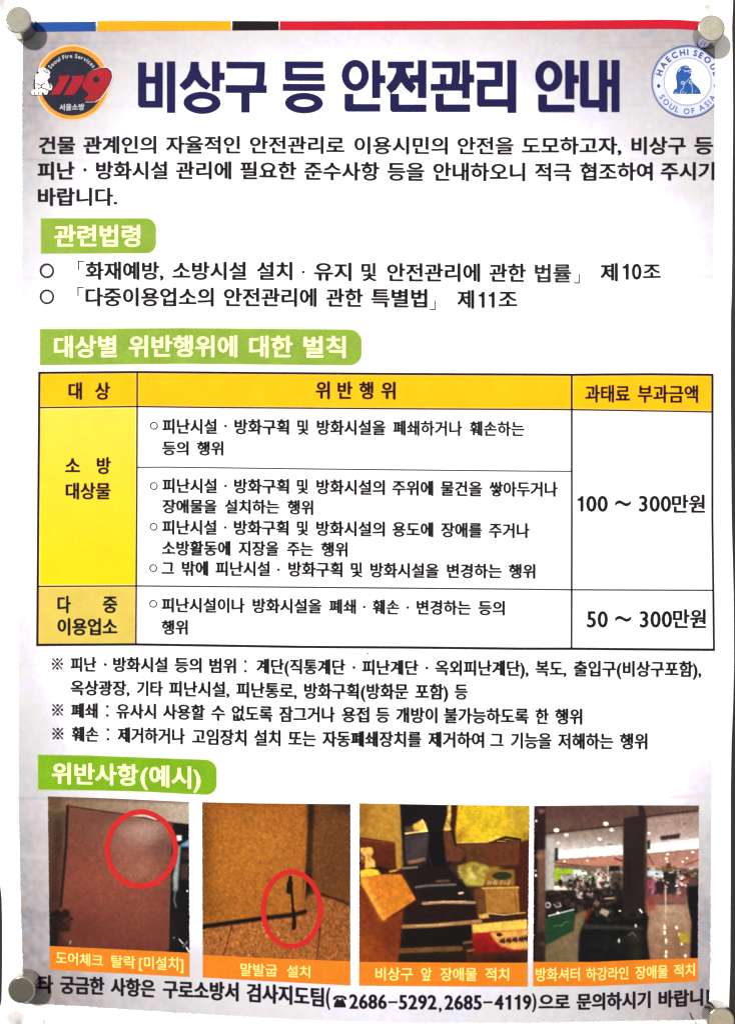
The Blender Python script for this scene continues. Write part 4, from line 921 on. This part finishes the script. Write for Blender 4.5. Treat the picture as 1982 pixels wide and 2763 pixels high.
# ---------------------------------------------------------------- the telephone line at the foot
def contact():
    def f(pr):
        # telephone sign
        x, y = 916.5, 2699.5
        pr.poly([(x-19, y-5), (x-17, y-12), (x-9, y-16.5), (x+9, y-16.5), (x+17, y-12), (x+19, y-5), (x+12, y-3.5), (x+9, y-9.5), (x-9, y-9.5), (x-12, y-3.5)], .1)
        pr.poly([(x-8, y-8), (x-4, y-8), (x-4, y-4), (x+4, y-4), (x+4, y-8), (x+8, y-8), (x+16, y+9), (x+16, y+16.5), (x-16, y+16.5), (x-16, y+9)], .2)
        pr.rect(1046.5, 2698, 1071.5, 2703.5); pr.rect(1302, 2698, 1327, 2703.5)
        # the cut-off last syllable
        pr.poly([(1902.5, 2668.5), (1911.5, 2668.5), (1910, 2700), (1912, 2708), (1911.5, 2709), (1903, 2703)])
        # open bracket
    line = [(66, 2624, 2676), (146, 2627.5, 2680), (284, 2632.5, 2684), (420, 2640, 2692), (644, 2647.5, 2702), (890, 2662, 2718), (1100, 2674, 2724), (1300, 2678, 2725), (1450, 2677, 2724.5), (1540, 2677.5, 2724), (1650, 2674, 2725), (1753, 2671, 2720), (1830, 2668, 2717), (1894, 2664.5, 2714)]
    text_line('contact_lettering', line, [('기타', 64, 146), ('궁금한', 164, 283.5), ('사항은', 300, 420), ('구로소방서', 440, 644), ('검사지도팀', 665.5, 874), ('(', 879, 891, 2661, 2724),
        ('2686', 941.5, 1043, 2678.5, 2721), ('5292', 1075, 1177, 2679.5, 2722), (',', 1182, 1190, 2714, 2729), ('2685', 1197.5, 1298, 2680, 2722.5), ('4119', 1331.5, 1431.5, 2680, 2722.5), (')', 1433, 1445, 2676, 2729), ('으로', 1450.5, 1535.5), ('문의하시기', 1553, 1753), ('바랍니', 1774, 1894.5)], poster, .047, extra=f)
    o = Print().line([(1859, 2731), (1864, 2744), (1868, 2751)], 4.5).build('pen_stain', ink('brown_stain', (110, 80, 80), grain=.15), poster, 4)
contact()
bpy.data.objects.remove(_fo)

# ---------------------------------------------------------------- magnets
def metal(name, col, rough, dark, metallic=1.0):
    m = bpy.data.materials.new(name); m.use_nodes = True
    n = m.node_tree; b = n.nodes['Principled BSDF']
    b.inputs['Metallic'].default_value = metallic; b.inputs['Specular IOR Level'].default_value = .1
    t = n.nodes.new('ShaderNodeTexCoord')
    nz = n.nodes.new('ShaderNodeTexNoise'); nz.inputs['Scale'].default_value = 700; nz.inputs['Detail'].default_value = 6; nz.inputs['Roughness'].default_value = .65
    n.links.new(t.outputs['Object'], nz.inputs['Vector'])
    cr = n.nodes.new('ShaderNodeValToRGB'); cr.color_ramp.elements[0].position = .3; cr.color_ramp.elements[1].position = .6
    cr.color_ramp.elements[0].color = tuple(c*dark for c in col) + (1,); cr.color_ramp.elements[1].color = tuple(col) + (1,)
    n.links.new(nz.outputs['Fac'], cr.inputs[0]); n.links.new(cr.outputs[0], b.inputs['Base Color'])
    r = n.nodes.new('ShaderNodeMapRange'); r.inputs['To Min'].default_value = rough+.15; r.inputs['To Max'].default_value = rough-.05
    n.links.new(nz.outputs['Fac'], r.inputs['Value']); n.links.new(r.outputs[0], b.inputs['Roughness'])
    n3 = n.nodes.new('ShaderNodeTexNoise'); n3.inputs['Scale'].default_value = 1800; n3.inputs['Detail'].default_value = 4
    n.links.new(t.outputs['Object'], n3.inputs['Vector'])
    bp = n.nodes.new('ShaderNodeBump'); bp.inputs['Strength'].default_value = .25; bp.inputs['Distance'].default_value = .0002
    n.links.new(n3.outputs['Fac'], bp.inputs['Height']); n.links.new(bp.outputs[0], b.inputs['Normal'])
    return m

def magnet_mesh(r, h, mats):
    """upright round magnet, axis towards -Y, base at the origin"""
    prof = [(r*.985, 0), (r, h*.03)]
    prof += [(r, h*t) for t in (.3, .6, .9)]
    b = r*.11
    prof += [(r-b+b*math.cos(a), h-b+b*math.sin(a)) for a in np.linspace(0, math.pi/2, 7)]
    prof += [(r*.6, h), (r*.3, h)]
    n = 72; V = []; F = []; mi = []
    for pr, ph in prof:
        V += [(pr*math.cos(2*math.pi*i/n), -ph, pr*math.sin(2*math.pi*i/n)) for i in range(n)]
    V.append((0, -h, 0)); top = len(V)-1; V.append((0, 0, 0)); bot = len(V)-1
    for k in range(len(prof)-1):
        for i in range(n):
            j = (i+1) % n
            F.append((k*n+i, k*n+j, (k+1)*n+j, (k+1)*n+i)); mi.append(1 if k >= len(prof)-3 else 0)
    L = (len(prof)-1)*n
    for i in range(n):
        F.append((L+i, L+(i+1) % n, top)); mi.append(1); F.append(((i+1) % n, i, bot)); mi.append(0)
    me = bpy.data.meshes.new('magnet'); me.from_pydata(V, [], F)
    for m in mats: me.materials.append(m)
    me.polygons.foreach_set('material_index', mi); me.polygons.foreach_set('use_smooth', [True]*len(F))
    me.update()
    bm = bmesh.new(); bm.from_mesh(me); bmesh.ops.recalc_face_normals(bm, faces=bm.faces); bm.to_mesh(me); bm.free()
    return me

side = metal('polished_nickel', (.52, .50, .46), .14, .75)
H = 43.0
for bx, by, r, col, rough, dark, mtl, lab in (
        (67, 79, 35.5, (.255, .245, .20), .6, .82, 0.0, 'dull grey round magnet over the start of the blue bar'),
        (1900, 102, 35.5, (.80, .76, .62), .34, .70, 1.0, 'brightest round magnet at the end of the red bar above the blue city seal'),
        (76, 2647, 36.0, (.20, .187, .152), .42, .80, 1.0, 'darkest grey round magnet covering the start of the telephone line'),  # face colour set darker to stand in for a dark reflection
        (1927, 2732, 36.5, (.90, .80, .62), .36, .75, 1.0, 'tan round magnet below the cut-off end of the telephone line')):
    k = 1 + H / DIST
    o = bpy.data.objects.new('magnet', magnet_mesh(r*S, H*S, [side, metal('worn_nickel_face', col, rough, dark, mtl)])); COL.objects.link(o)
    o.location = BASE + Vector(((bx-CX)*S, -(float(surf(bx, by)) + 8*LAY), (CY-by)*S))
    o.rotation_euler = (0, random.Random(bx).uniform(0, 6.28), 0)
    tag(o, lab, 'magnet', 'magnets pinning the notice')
